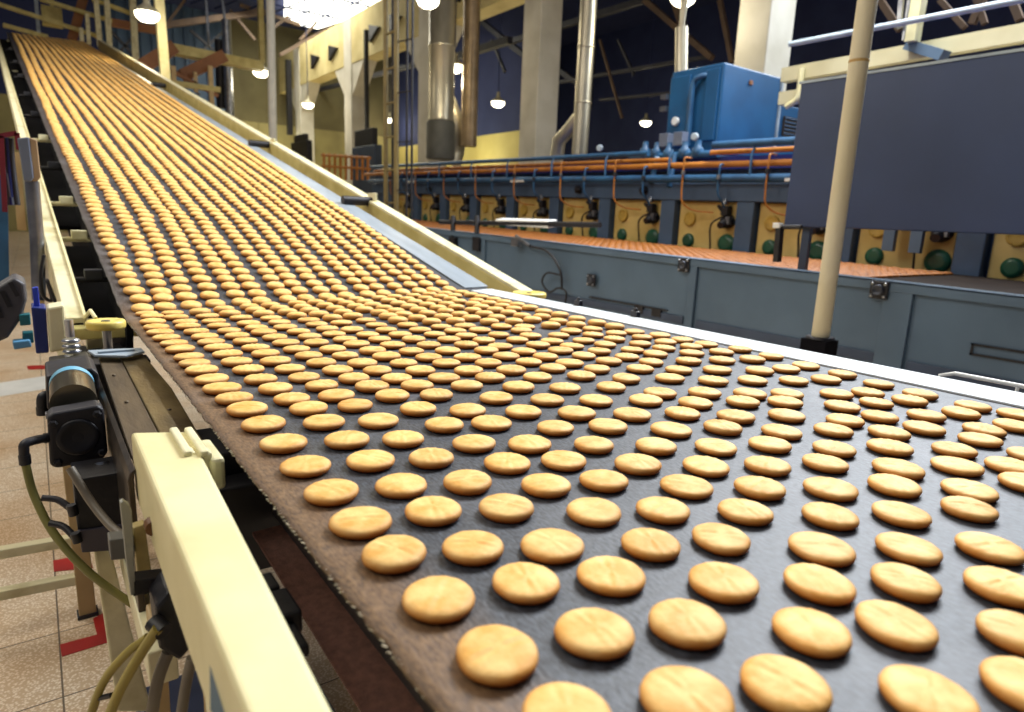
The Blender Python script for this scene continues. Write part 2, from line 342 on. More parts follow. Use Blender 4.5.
# dark gap behind the left rail: brackets and rollers
for s in (.5, 1.05, 1.7, 2.6, 3.6, 4.8, 6.2, 8, 10, 12.5):
    m = MB(); c = inc(0, s, -.03); m.box(c+Vector((-.03, 0, 0)), (.06, .05, .04))
    m.tube([c+Vector((-.10, 0, -.02)), c+Vector((.1, 0, -.02))], .012, 8); m.build('roller_bracket', CREAMW if s in (1.05, 1.7, 3.6) else BLACKM, CONV, .003)
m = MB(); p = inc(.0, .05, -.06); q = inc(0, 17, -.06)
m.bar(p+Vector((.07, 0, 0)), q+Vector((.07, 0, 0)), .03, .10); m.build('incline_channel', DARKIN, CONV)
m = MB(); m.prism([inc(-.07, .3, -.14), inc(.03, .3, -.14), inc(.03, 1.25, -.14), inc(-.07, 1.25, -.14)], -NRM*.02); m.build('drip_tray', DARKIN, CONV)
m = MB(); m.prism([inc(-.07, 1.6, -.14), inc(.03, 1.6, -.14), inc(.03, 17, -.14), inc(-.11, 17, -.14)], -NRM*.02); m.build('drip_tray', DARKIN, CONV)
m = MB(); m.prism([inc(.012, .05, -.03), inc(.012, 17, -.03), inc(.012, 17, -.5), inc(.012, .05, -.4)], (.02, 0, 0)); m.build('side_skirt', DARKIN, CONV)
m = MB(); m.prism([inc(.02, .1, -.05), inc(.99, .1, -.05), inc(.99, 19, -.05), inc(.02, 17, -.05)], -NRM*.03); m.build('incline_bed', GREYD, CONV)
# right rail of the incline: pale channel with olive face
pR = Vector((2.0, 2.60, .948)); qR = aX(100, 40, 1.72)
rail(pR, qR, [(-.045, .004), (.035, .004), (.035, -.012), (-.045, -.012)], 'incline_rail', CREAMW)
rail(pR, qR, [(-.045, -.012), (-.030, -.012), (-.030, -.20), (.03, -.20), (.03, -.215), (-.045, -.215)], 'rail_web', OLIVE)
for s in (1.75, 4.0, 9.0):
    c = inc(1.0, s, .012); m = MB(); m.tube([c+Vector((-.06, 0, .02)), c+Vector((.16, .0, .02))], .032, 14); m.build('side_roller', BLACKM, CONV)
    m = MB(); m.box(c+Vector((.16, 0, .03)), (.02, .12, .10)); m.build('roller_mount', CREAMW, CONV, .003)
# yellow guide discs where the belt bends
def disc(c, r, name='guide_disc'):
    m = MB(); m.lathe(c, (0, 0, 1), [(-.012, r*.7), (-.012, r*.96), (-.006, r), (.006, r), (.012, r*.94), (.013, r*.72), (.008, r*.62), (.008, .012)], 32)
    d = m.build(name, HANDY, CONV)
    m = MB(); m.tube([Vector(c)+Vector((0, 0, -.14)), Vector(c)+Vector((0, 0, .012))], .012, 12); m.build('disc_spindle', STEEL, d)
    return d
disc((.150, 2.25, .952), .052)
disc((1.93, 2.50, .945), .085)
m = MB(); m.tube([(.105, 2.38, .955), (.118, 2.32, .985), (.128, 2.29, .965)], .006, 8); m.build('disc_bracket', CREAM, CONV)
m = MB(); m.span(.075, .24, 2.08, 2.16, .62, .87); m.span(.075, .24, 2.16, 2.75, .55, .80); m.build('disc_support', BLACKM, CONV, .004)
m = MB(); m.box((.2, 2.62, .87), (.26, .08, .04)); m.build('cross_member', OLIVE, CONV, .004)
# pale blue catch plate lying over the frame at the bend
m = MB(); m.prism([(.088, 2.035, .912), (.10, 1.965, .912), (.165, 1.925, .912), (.214, 1.965, .912), (.212, 2.015, .912), (.15, 2.03, .912)], (0, 0, .007)); m.box((.15, 1.98, .922), (.085, .012, .006))
m.build('catch_plate', LBLUE, CONV, .002)
# legs of the conveyor (the near left ones show)
m = MB(); m.prism([aY(93, 545, 1.36), aY(108, 540, 1.36), aY(152, 712, 1.36), aY(118, 712, 1.36)], (0, .05, 0))
m.build('leg', CREAMW, CONV, .004)
for x, y, h in ((.145, .72, .84), (1.78, .2, .93), (1.78, 2.2, .93), (.145, 2.7, .9), (1.9, 6.5, 1.70), (.1, 6.5, 1.75), (1.75, 12, 2.98), (.0, 12, 3.05), (1.6, 18.5, 4.5), (-.05, 18.5, 4.6)):
    MB().span(x-.03, x+.03, y-.03, y+.03, 0, h).build('leg', CREAMW, CONV, .004)
m = MB(); m.bar((.10, 1.0, .62), (.10, 2.6, .62), .04, .06); m.build('leg_brace', CREAMW, CONV, .003)
# white tube handle and clips on the far side
m = MB(); P = [Vector((1.95, .30, .950)), Vector((1.95, .66, .950)), Vector((1.95, .692, .938)), Vector((1.95, .695, .88)), Vector((1.94, .695, .87)), Vector((1.90, .695, .868))]
m.tube(P, .0055, 10); m.tube([(1.95, .52, .950), (1.95, .52, .875), (1.90, .52, .868)], .004, 8); m.build('tube_handle', WHITEP, CONV)
for y in (1.72, 2.05):
    m = MB(); m.box((1.848, y, .962), (.022, .035, .03)); m.lathe((1.848, y, .977), (0, 0, 1), [(0, .008), (.01, .008), (.012, .005)], 10); m.build('edge_clip', BLACKM, CONV, .003)
m = MB(); m.span(1.80, 1.92, -.3, 2.6, .80, .938); m.build('far_side_channel', GREYD, CONV, .003)

# ------------------------------------------------------------------ biscuits
def biscuit_mat():
    m = bpy.data.materials.new('golden biscuit'); m.use_nodes = True; nt = m.node_tree; N = nt.nodes; L = nt.links
    b = N['Principled BSDF']; tc = N.new('ShaderNodeTexCoord'); ge = N.new('ShaderNodeNewGeometry'); oi = N.new('ShaderNodeObjectInfo')
    n1 = N.new('ShaderNodeTexNoise'); n1.inputs['Scale'].default_value = 38; n1.inputs['Detail'].default_value = 5
    L.new(ge.outputs['Position'], n1.inputs['Vector'])
    r = N.new('ShaderNodeValToRGB'); e = r.color_ramp.elements
    e[0].position = .34; e[1].position = .66; e[0].color = lin('#dca44f'); e[1].color = lin('#efc87e')
    L.new(n1.outputs['Fac'], r.inputs['Fac'])
    # browner baked rim plus side shade put into the colour: attribute is 0 on the top and 1 at the bottom rim
    at = N.new('ShaderNodeAttribute'); at.attribute_name = 'bake_shade'
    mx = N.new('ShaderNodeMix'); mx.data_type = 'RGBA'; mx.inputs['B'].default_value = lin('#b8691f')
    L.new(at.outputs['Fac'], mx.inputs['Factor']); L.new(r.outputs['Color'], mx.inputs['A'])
    hs = N.new('ShaderNodeHueSaturation'); mr = N.new('ShaderNodeMapRange'); mr.inputs['To Min'].default_value = .9; mr.inputs['To Max'].default_value = 1.06
    L.new(oi.outputs['Random'], mr.inputs['Value']); L.new(mr.outputs[0], hs.inputs['Value']); L.new(mx.outputs['Result'], hs.inputs['Color'])
    L.new(hs.outputs['Color'], b.inputs['Base Color'])
    b.inputs['Roughness'].default_value = .62; b.inputs['Specular IOR Level'].default_value = .35
    b.inputs['Subsurface Weight'].default_value = 0
    n2 = N.new('ShaderNodeTexNoise'); n2.inputs['Scale'].default_value = 230; n2.inputs['Detail'].default_value = 4
    L.new(ge.outputs['Position'], n2.inputs['Vector'])
    bp = N.new('ShaderNodeBump'); bp.inputs['Strength'].default_value = .35; bp.inputs['Distance'].default_value = .0015
    L.new(n2.outputs['Fac'], bp.inputs['Height']); L.new(bp.outputs['Normal'], b.inputs['Normal'])
    return m
BISC = biscuit_mat()
BR_, BT_ = .0338, .0160
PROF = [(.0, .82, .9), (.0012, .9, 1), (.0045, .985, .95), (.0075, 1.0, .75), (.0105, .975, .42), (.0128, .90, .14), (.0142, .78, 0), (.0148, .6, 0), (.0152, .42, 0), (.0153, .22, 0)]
def biscuit_mesh(seed):
    rnd = random.Random(seed); n = 44; vs = []; fs = []; bk = []
    ph = [rnd.uniform(0, 6.28) for _ in range(4)]; am = [rnd.uniform(.008, .022), rnd.uniform(.004, .012), rnd.uniform(.002, .007)]
    rp = rnd.uniform(0, 6.28); fr = rnd.uniform(.011, .015); dx, dy = rnd.uniform(-.3, .3), rnd.uniform(-.3, .3)
    for z, rr, bv in PROF:
        for k in range(n):
            a = 2*pi*k/n
            r = BR_*rr*(1+am[0]*cos(2*a+ph[0])+am[1]*cos(3*a+ph[1])+am[2]*cos(7*a+ph[2]))
            x, y = r*cos(a), r*sin(a)
            zz = z
            if z > .012:   # pressed wavy top
                t = min(1, (z-.012)/.002)
                zz += t*(.0008*sin(2*pi*(x+.25*y)/fr+rp) + .0004*sin(90*y+ph[3]) - .0005*((x/BR_-dx)**2+(y/BR_-dy)**2))
            vs.append((x, y, zz)); bk.append(bv)
    for i in range(len(PROF)-1):
        for k in range(n): fs.append((i*n+k, i*n+(k+1) % n, (i+1)*n+(k+1) % n, (i+1)*n+k))
    m = len(PROF)-1; vs.append((0, 0, .0153)); bk.append(0)
    for k in range(n): fs.append((m*n+k, m*n+(k+1) % n, len(vs)-1))
    fs.append(tuple(range(n-1, -1, -1)))
    me = bpy.data.meshes.new('biscuit'); me.from_pydata(vs, [], fs); me.materials.append(BISC)
    me.polygons.foreach_set('use_smooth', [True]*len(me.polygons))
    at = me.attributes.new('bake_shade', 'FLOAT', 'POINT'); at.data.foreach_set('value', bk); me.update()
    return me
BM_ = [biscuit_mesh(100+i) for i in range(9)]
def proj(p):
    q = p-EYE; d = q.dot(FWD); return 512+F_PX*q.dot(RGT)/d, 356-F_PX*q.dot(UPV)/d, d
ONES = 'zero first second third fourth fifth sixth seventh eighth ninth tenth eleventh twelfth thirteenth fourteenth fifteenth sixteenth seventeenth eighteenth nineteenth twentieth'.split()
def ordn(i):
    if i <= 20: return ONES[i]
    return {2: 'twenty', 3: 'thirty', 4: 'forty'}[i//10]+'-'+ONES[i % 10] if i % 10 else {3: 'thirtieth', 4: 'fortieth'}[i//10]
level = []
for k, lane in enumerate(LANES):
    cnt = 0
    for x, y in lane:
        p = Vector((x/1000, y/1000, BZ+.0008)); px, py, d = proj(p)
        if d < .1 or px > 1024+.03*F_PX/d or py > 712+.02*F_PX/d: continue
        vis = px < 1024+.020*F_PX/d and py < 712+.017*F_PX/d
        if not vis or any((p-q[3]).length < .066 for q in level[-60:]): continue
        cnt += 1; level.append((d, k+1, cnt, p))
level.sort(key=lambda t: t[0])
for i, (d, k, c, p) in enumerate(level[:300]):
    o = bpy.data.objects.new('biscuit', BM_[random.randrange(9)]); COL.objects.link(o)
    o.location = p; o.rotation_euler = (random.uniform(-.012, .012), random.uniform(-.012, .012), random.uniform(0, 6.28))
    s = random.uniform(.96, 1.04); o.scale = (s*1.015, s*random.uniform(.985, 1.045), random.uniform(.84, .97))
    w = 'front biscuit' if c == 1 else ordn(c)+' biscuit from the front'
    lw = 'lane beside the brown edge' if k == 1 else ('outermost lane by the white strip' if k == 16 else ordn(k)+' lane from the brown edge')
    tag(o, 'golden round '+w+' in the '+lw, 'biscuit', 'biscuits on the grey belt')
# all the farther biscuits: one object
def far_biscuits():
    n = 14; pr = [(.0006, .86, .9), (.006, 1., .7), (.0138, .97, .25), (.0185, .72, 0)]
    vs = []; fs = []; bk = []
    def put(p, ax, ay, nz, r):
        b = len(vs); a0 = random.random()
        for z, rr, bv in pr:
            for k in range(n):
                a = 2*pi*(k+a0)/n; vs.append(p+ax*(r*rr*cos(a))+ay*(r*rr*sin(a))+nz*z); bk.append(bv)
        for i in range(3):
            for k in range(n): fs.append((b+i*n+k, b+i*n+(k+1) % n, b+(i+1)*n+(k+1) % n, b+(i+1)*n+k))
        fs.append(tuple(b+3*n+k for k in range(n)))
    X, Y, Z = Vector((1, 0, 0)), Vector((0, 1, 0)), Vector((0, 0, 1))
    for d, k, c, p in level[300:]:
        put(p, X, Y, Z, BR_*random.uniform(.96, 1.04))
    ax = (BR-BL).normalized(); ax = (ax-NRM*ax.dot(NRM)).normalized(); ay = NRM.cross(ax)
    for k in range(16):
        u0 = (LANES[k][-1][0]/1000-XL)/1.62; ph1, ph2 = random.uniform(0, 6.28), random.uniform(0, 6.28)
        s = max(.012, LANES[k][-1][1]/1000+.084-(2.4642+u0*.2393)); far = 0
        while s < LL-.05+(LR-LL)*k/15:
            f = min(1, s/14); un = .036+k*.0566; uf = .068+k*.0608
            t = min(1, s/1.2); u = un+(uf-un)*f; u = u0+(u-u0)*t
            w = .006*sin(s*.55+ph1+k*.25)+.004*sin(s*1.7+ph2)+.008*sin(s*.5+1)
            r = BR_*random.uniform(.99, 1.08)
            tilt = 0
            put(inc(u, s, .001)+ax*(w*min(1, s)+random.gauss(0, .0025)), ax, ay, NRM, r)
            s += random.gauss(.0885, .004)
            if random.random() < .012: s -= .025
    me = bpy.data.meshes.new('biscuits'); me.from_pydata([tuple(v) for v in vs], [], fs); me.materials.append(BISC)
    me.polygons.foreach_set('use_smooth', [True]*len(me.polygons))
    at = me.attributes.new('bake_shade', 'FLOAT', 'POINT'); at.data.foreach_set('value', bk); me.update()
    o = bpy.data.objects.new('biscuits', me); COL.objects.link(o)
    tag(o, 'lanes of golden biscuits covering the climbing belt and the far end of level run', 'biscuits', 'biscuits on the grey belt', 'stuff')
far_biscuits()
# ------------------------------------------------------------------ left side machinery
def px_prism(m, pts, Y, dy): return m.prism([aY(x, y, Y) for x, y in pts], (0, dy, 0))
def at0(x, y, Y): return aY(x, y, Y)
# gear motor: square black flange, steel can, back block, elbows
GM = thing('drive_motor', 'black square flanged motor with steel can beside the worn frame', 'motor', (.04, 1.6, .72))
m = MB(); px_prism(m, [(47, 417), (53, 413), (98, 405), (104, 409), (108, 452), (104, 459), (57, 469), (50, 466)], 1.46, .05); m.build('front_flange', BLACKM, GM, .006, 3)
m = MB(); px_prism(m, [(45, 414), (100, 402), (101, 408), (46, 420)], 1.51, .02); m.build('flange_plate', STEEL, GM, .002)
fc = aY(78, 437, 1.46)
m = MB(); m.lathe(fc+Vector((0, .002, 0)), (0, -1, 0), [(0, .036), (.005, .036), (.007, .033), (.006, .026), (.004, .01)], 32); m.build('cover_ring', BLACK, GM)
for q in ((53, 424), (97, 414), (58, 463), (102, 452)):
    MB().lathe(aY(*q, 1.46), (0, -1, 0), [(-.004, .008), (.004, .008), (.006, .005)], 6, False).build('bolt', BLACK, GM)
ca = aY(74, 404, 1.53); cb = Vector((ca.x+.004, 1.70, ca.z+.006))
m = MB(); m.lathe(ca, cb-ca, [(0, .041), (.15, .041), (.155, .040)], 32); can = m.build('motor_can', pm('brushed can', '#77705e', '#4e4a40', 5, .28, .85, stretch=(1, .3, 1)), GM)
m = MB(); m.lathe(ca+(cb-ca)*.72, cb-ca, [(0, .0416), (.03, .0416)], 32); m.build('label_band', pm('blue label band', '#5b9fc0', '#7db7cf', 5, .4), can)
m = MB(); px_prism(m, [(46, 376), (92, 368), (99, 374), (101, 408), (94, 412), (52, 415), (47, 408)], 1.70, .16); m.build('back_block', BLACKM, GM, .005)
m = MB(); px_prism(m, [(50, 366), (90, 360), (93, 368), (50, 375)], 1.90, .12); m.build('gearbox_lid', pm('oily iron', '#3a3834', '#55524a', 9, .4, .5), GM, .003)
def elbow(pts, r, par, n=12):
    m = MB(); m.tube(bez(pts, 20), r, n)
    d0 = (Vector(pts[0])-Vector(pts[1])).normalized(); d1 = (Vector(pts[-1])-Vector(pts[-2])).normalized()
    m.tube([Vector(pts[0])-d0*.004, Vector(pts[0])+d0*.014], r*1.18, n); m.tube([Vector(pts[-1])-d1*.012, Vector(pts[-1])+d1*.006], r*1.15, n)
    return m.build('elbow_fitting', BLACK, par)
elbow([aY(47, 438, 1.47), aY(36, 440, 1.46), aY(25, 444, 1.45), aY(24, 452, 1.45), aY(25, 461, 1.45)], .0085, GM)
elbow([aY(52, 396, 1.75), aY(44, 396, 1.74), aY(42, 402, 1.74), aY(43, 412, 1.74)], .011, GM)
tag(MB().tube(bez([aY(25, 462, 1.45), aY(34, 495, 1.43), aY(55, 535, 1.38), aY(92, 575, 1.32), aY(147, 614, 1.27)], 40), .0072, 12).build('hose', HOSE), 'olive hose curving down from the elbow on the black motor', 'hose')
# coupling above the motor
CP = thing('shaft_coupling', 'small steel spring coupling under the cream switch box', 'coupling', aY(72, 362, 2.02))
m = MB(); c = aY(72, 352, 2.0)
for i in range(5): m.lathe(c+Vector((0, 0, -.03+.014*i)), (0, 0, 1), [(0, .017), (.004, .022), (.009, .017)], 16)
m.build('spring', CHROME, CP)
m = MB(); m.lathe(c+Vector((0, 0, -.055)), (0, 0, 1), [(0, .035), (.02, .035), (.024, .028)], 20); m.build('collar', STEEL, CP)
m = MB(); m.lathe(c+Vector((0, 0, .04)), (0, 0, 1), [(0, .010), (.045, .010)], 12); m.build('shaft', CHROME, CP)
# cream switch box with navy side, blue tab
SB = thing('switch_box', 'cream box with navy left face at foot of the left incline rail', 'box', aY(56, 353, 2.32))
m = MB(); px_prism(m, [(47, 308), (64, 305), (68, 350), (50, 353)], 2.30, .10); m.build('housing', CREAMW, SB, .006)
m = MB(); px_prism(m, [(31, 307), (46, 308), (49, 353), (36, 354)], 2.305, .10); m.build('navy_cover', DBLUE, SB, .004)
m = MB(); px_prism(m, [(32, 288), (38, 287), (40, 306), (34, 307)], 2.33, .02); m.build('tab', pm('bright blue tab', '#2b46c8', '#2238a8', 5, .4), SB, .002)
# dark blower left edge
BM2 = thing('motor_unit', 'dark charcoal motor cut off by the left picture edge', 'motor', aY(8, 340, 2.5))
m = MB(); px_prism(m, [(-30, 300), (-4, 288), (14, 277), (25, 283), (27, 300), (22, 318), (8, 338), (-20, 350)], 2.45, .16); m.build('housing', pm('charcoal casting', '#3b3a40', '#4a474a', 6, .5), BM2, .01, 3)
m = MB()
for i in range(5):
    p = aY(-14+i*8, 340-i*11, 2.448); q = aY(-22+i*8, 318-i*9, 2.448); m.bar(p, q, .004, .012)
m.build('cooling_fin', BLACKM, BM2)
for (x, y) in ((24, 320), (27, 338)):
    m = MB(); px_prism(m, [(x-5, y-5), (x+6, y-6), (x+7, y+5), (x-4, y+6)], 2.44, .04); m.build('terminal', TEAL, BM2, .003)
m = MB(); px_prism(m, [(12, 342), (30, 340), (32, 347), (14, 350)], 2.42, .05); m.build('pale_terminal', pm('light blue plastic', '#6aa6cf', '#5a93ba', 5, .4), BM2, .004)
# grey control box on a pipe post
CB = thing('control_box', 'slate grey switch box on a steel pipe by the left rail', 'box', aY(36, 237, 3.2))
m = MB(); px_prism(m, [(17, 138), (29, 137), (34, 178), (31, 182), (24, 181)], 3.18, .06); m.build('housing', GBOX, CB, .005)
m = MB(); px_prism(m, [(29, 137), (37, 140), (41, 177), (38, 181), (32, 181)], 3.185, .06); m.build('side_cover', pm('tan side cover', '#b39a78', '#8d6f50', 5, .5), CB, .004)
m = MB(); m.tube([aY(32, 181, 3.22), aY(37, 240, 3.22), aY(39, 300, 3.22)], .024, 16); m.build('pipe_post', STEEL, CB)
# red hanging rack with dark cables
RK = thing('cable_rack', 'dark red frame with blue black cables hanging left of the grey switch box', 'rack', aY(6, 215, 3.8))
m = MB(); m.bar(aY(-6, 137, 3.8), aY(17, 133, 3.8), .02); m.bar(aY(1, 136, 3.8), aY(5, 212, 3.8), .02); m.bar(aY(17, 133, 3.8), aY(19, 150, 3.8), .02); m.build('frame', pm('dark red paint', '#6d1524', '#57101d', 5, .5), RK)
for i, (a, b, mt) in enumerate(((4, 8, BLACK), (7, 12, DBLUE), (10, 17, BLACK), (3, 13, GBOX))):
    MB().tube(bez([aY(a, 138, 3.82), aY(a+2, 165, 3.83), aY(b, 205, 3.82)], 16), .014, 8).build('cable', mt, RK)
MB().bar(aY(15, 152, 3.9), aY(22, 230, 3.9), .035, .03).build('tan_strip', TANP, RK)
tag(MB().bar(aY(2, 175, 4.4), aY(5, 330, 4.4), .045, .05).build('post', BLUEP), 'teal blue post at the left picture edge', 'post')
# cream post beside incline rail (walkway edge)
tag(MB().prism([aY(24, 150, 3.6), aY(32, 150, 3.6), aY(48, 345, 3.6), aY(38, 345, 3.6)], (0, .06, 0)).build('post', TANP), 'dull tan post standing behind the cream switch box', 'post')
m = MB(); m.tube(bez([aY(44, 255, 2.9), aY(41, 275, 2.9), aY(43, 295, 2.9), aY(52, 300, 2.9), aY(47, 280, 2.88), aY(53, 296, 2.87), aY(59, 310, 2.86)], 40), .006, 8)
tag(m.build('cable', BLACK), 'thin dark cable looping down outside the left incline rail', 'cable')
# cream trestle at lower left
TR = thing('trestle', 'cream steel trestle with two rails on the tiled floor lower left', 'trestle', (-.03, 2.3, 0))
MB().bar(aY(-30, 558, 2.3), aY(72, 540, 2.3), .035, .03).build('rail', CREAMW, TR, .003)
MB().bar(aY(-30, 600, 2.3), aY(80, 578, 2.3), .035, .03).build('rail', CREAMW, TR, .003)
pl = aY(76, 500, 2.3); MB().span(pl.x-.025, pl.x+.022, 2.28, 2.32, .01, .56).build('leg', TANP, TR, .003)
MB().span(-.62, -.58, 2.28, 2.32, .0, .40).build('leg', TANP, TR, .003)
MB().span(pl.x-.03, pl.x+.027, 2.275, 2.325, 0, .012).build('foot', BLACK, TR)
# black tray under the motor
TY = thing('junction_tray', 'open black steel tray below the square motor flange', 'tray', aY(104, 545, 1.34))
m = MB(); px_prism(m, [(73, 480), (128, 471), (133, 525), (78, 532)], 1.33, .10); m.build('box', BLACKM, TY, .003)
m = MB(); px_prism(m, [(78, 531), (133, 523), (128, 550), (82, 553)], 1.325, .012); m.build('apron', pm('brown grey sheet', '#55505a', '#47434c', 5, .5), TY, .002)
m = MB(); m.tube(bez([aY(42, 498, 1.36), aY(58, 500, 1.35), aY(74, 511, 1.33)], 12), .006, 8); m.tube([aY(71, 505, 1.325), aY(74, 515, 1.325)], .008, 8); m.build('cable_gland', BLACK, TY)
m = MB(); m.tube(bez([aY(50, 523, 1.36), aY(64, 527, 1.345), aY(77, 540, 1.32)], 12), .006, 8); m.tube([aY(75, 533, 1.318), aY(78, 542, 1.318)], .008, 8); m.build('cable_gland', BLACK, TY)
m = MB(); m.tube([aY(102, 462, 1.40), aY(104, 476, 1.39)], .012, 10)
for a in (0, 1, 2): m.tube([aY(96+7*a, 475-a, 1.38), aY(99+7*a, 468-a, 1.38)], .005, 6)
m.build('stud', STEEL, TY)
tag(MB().tube(bez([aY(70, 468, 1.30), aY(90, 500, 1.27), aY(110, 525, 1.22), aY(125, 537, 1.18)], 20), .007, 10).build('conduit', HOSEG), 'grey conduit slanting across the front of the black tray', 'conduit')
# hook bracket hanging from the beam side
HK = thing('hook_bracket', 'grey bent strap bracket on the outer face of the cream side beam', 'bracket', (.08, 1.05, .7))
Yh = .98
m = MB(); px_prism(m, [(120, 503), (123, 501), (129, 505), (132, 512), (134, 560), (136, 594), (131, 596), (126, 560), (122, 520)], Yh, .012); m.build('strap', pm('grey strap', '#9a9c92', '#6f7270', 7, .4, .3), HK, .001)
m = MB(); px_prism(m, [(132, 581), (165, 577), (167, 590), (133, 597)], Yh, .03); m.build('arm', BLACKM, HK, .002)
m = MB(); px_prism(m, [(109, 540), (134, 537), (135, 558), (111, 561)], Yh+.05, .03); m.build('plate', pm('grey plate', '#6a6a66', '#54534f', 6, .5), HK, .002)
m = MB(); px_prism(m, [(133, 528), (145, 524), (152, 575), (138, 580)], Yh+.06, .02); m.build('oiled_pad', pm('oil stained cream', '#a08b4e', '#c4b983', 12, .5), HK, .002)
m = MB(); m.tube([aY(152, 523, Yh), aY(152, 523, Yh)+Vector((0, -.02, 0))], .011, 12); m.build('plug', pm('rusty plug', '#6a4420', '#4a301a', 8, .5), HK)
# cream inner leg posts near the hoses and hose bundle
HB = thing('hose_clamp', 'black clamp block gathering the hoses under the cream side beam', 'clamp', (.10, .95, .66))
m = MB(); px_prism(m, [(155, 608), (170, 590), (192, 648), (180, 662), (160, 650)], .92, .07); m.build('block', BLACKM, HB, .006)
m = MB(); m.tube([aY(153, 622, .92), aY(164, 632, .90)], .012, 12); m.build('ferrule', BLACK, HB)
def hose(pts, Y0, Y1, r, mt, label, n=30):
    P = []
    for i, q in enumerate(pts): P.append(aY(*q, Y0+(Y1-Y0)*i/(len(pts)-1)))
    tag(MB().tube(bez(P, n), r, 12).build('hose', mt), label, 'hose', 'hoses hanging under the side beam')
hose([(158, 628), (140, 655), (120, 690), (104, 730)], .90, .95, .0072, HOSEY, 'yellow hose nearest the black clamp, right one of the pair curving left')
hose([(148, 637), (125, 655), (102, 685), (86, 730)], .92, .99, .006, HOSEY, 'thinner yellow hose curving farthest left below the clamp')
hose([(168, 652), (158, 680), (150, 725)], .93, .93, .0085, HOSEG, 'thick grey hose hanging straight under the black clamp')
hose([(192, 658), (186, 685), (180, 725)], .88, .88, .0075, HOSEG, 'grey brown hose hanging nearest the cream side beam')
hose([(205, 690), (206, 705), (207, 735)], .86, .86, .0025, TANP, 'thin tan tube beside the grey brown hose')
m = MB(); m.tube([aY(100, 698, .97), aY(112, 695, .95)], .004, 8); tag(m.build('cable_tie', BLACK), 'black tie linking the two yellow hoses', 'tie')
# blade-like grey strip hanging from beam at lower left
m = MB(); m.prism([aY(224, 662, .56), aY(228, 655, .56), aY(262, 730, .50), aY(226, 730, .5)], (-.006, .03, 0)); tag(m.build('hanging_strip', pm('slate strip', '#5d6a70', '#4c585e', 4, .4)), 'slate grey strip hinged on the side of the cream beam', 'strip')
m = MB(); m.span(.10, .5, 1.1, 1.7, .02, .10); tag(m.build('drip_pan', pm('blue grey pan', '#333a52', '#282e44', 9, .35), None, .01), 'dark blue pan on the floor under the conveyor legs', 'pan')
# legs pair seen behind hoses
m = MB(); m.prism([aY(150, 620, 1.05), aY(165, 615, 1.05), aY(172, 730, 1.05), aY(156, 730, 1.05)], (0, .05, 0)); m.build('leg', TANP, CONV, .003)

# ------------------------------------------------------------------ grey cooling conveyor on the right
GC = thing('cooling_conveyor', 'long grey blue side panelled conveyor right of the cream rail', 'conveyor', (4.8, 4.0, 0))
def zt(y): return .985+.0195*y                                       # it climbs slightly away from us
def zpan(m, x0, x1, y0, y1, zb0, dz0, dz1=None):
    """panel between y0,y1: top follows zt, bottom zb0"""
    P = [(x0, y0, zb0), (x0, y1, zb0), (x0, y1, zt(y1)+dz0), (x0, y0, zt(y0)+dz0)]
    return m.prism(P, (x1-x0, 0, 0))
for y0, y1 in ((-.6, 1.70), (1.78, 3.28), (3.33, 6.28), (6.34, 8.6)):
    m = MB(); zpan(m, 4.20, 4.24, y0, y1, .0, -.06); m.build('side_panel', GREYP, GC, .004)
for y0 in (1.70, 3.28, 6.28):
    m = MB(); zpan(m, 4.175, 4.25, y0, y0+.075+.09*(y0 < 2), 0, -.03); m.build('panel_post', GREYP, GC, .003)
m = MB(); P = [(4.17, -.6, zt(-.6)-.06), (4.17, 8.6, zt(8.6)-.06), (4.17, 8.6, zt(8.6)), (4.17, -.6, zt(-.6))]; m.prism(P, (.02, 0, 0)); P = [(4.17, -.6, zt(-.6)-.012), (4.17, 8.6, zt(8.6)-.012), (4.17, 8.6, zt(8.6)), (4.17, -.6, zt(-.6))]; m.prism(P, (.14, 0, 0)); m.build('top_lip', GREYP, GC, .003)
for k in (-.6, 1.86, 3.38, 6.36):
    y1 = {-.6: 1.68, 1.86: 3.25, 3.38: 6.25, 6.36: 8.6}[k]
    m = MB(); m.span(4.185, 4.20, k, y1, .50+.02*k*.3, .56+.02*k*.3); m.build('kick_rail', GREYD, GC, .003)
for (y, z) in ((4.46, .768), (3.40, .993), (1.89, .962)):
    b = MB(); s = .055; b.box((4.165, y, z), (.02, 2*s, 2*s)); fb = b.build('flange_bearing', BLACKM, GC, .006)
    MB().lathe((4.158, y, z), (-1, 0, 0), [(0, .034), (.02, .034), (.024, .026), (.012, .02), (.012, .01)], 20).build('bearing_ring', pm('dark steel ring', '#3b3f48', '#4c505a', 8, .35, .6), fb)
    for i in (-1, 1):
        for j in (-1, 1): MB().lathe((4.156, y+i*.038, z+j*.038), (-1, 0, 0), [(0, .009), (.008, .009), (.011, .005)], 8).build('bolt', CHROME, fb)
m = MB(); y0, y1, z0, z1 = .95, 1.365, .655, .722
m.span(4.19, 4.2, y0, y1, z1-.012, z1); m.span(4.19, 4.2, y0, y1, z0, z0+.012); m.span(4.19, 4.2, y1-.012, y1, z0, z1); m.span(4.19, 4.2, y0, y0+.012, z0, z1); m.build('slot_frame', BLACK, GC)
m = MB(); m.span(4.185, 4.2, 3.55, 4.5, .60, .612)
for y in (3.66, 3.86): m.span(4.18, 4.2, y-.05, y+.05, .54, .60)
m.build('inspection_slot', BLACKM, GC)
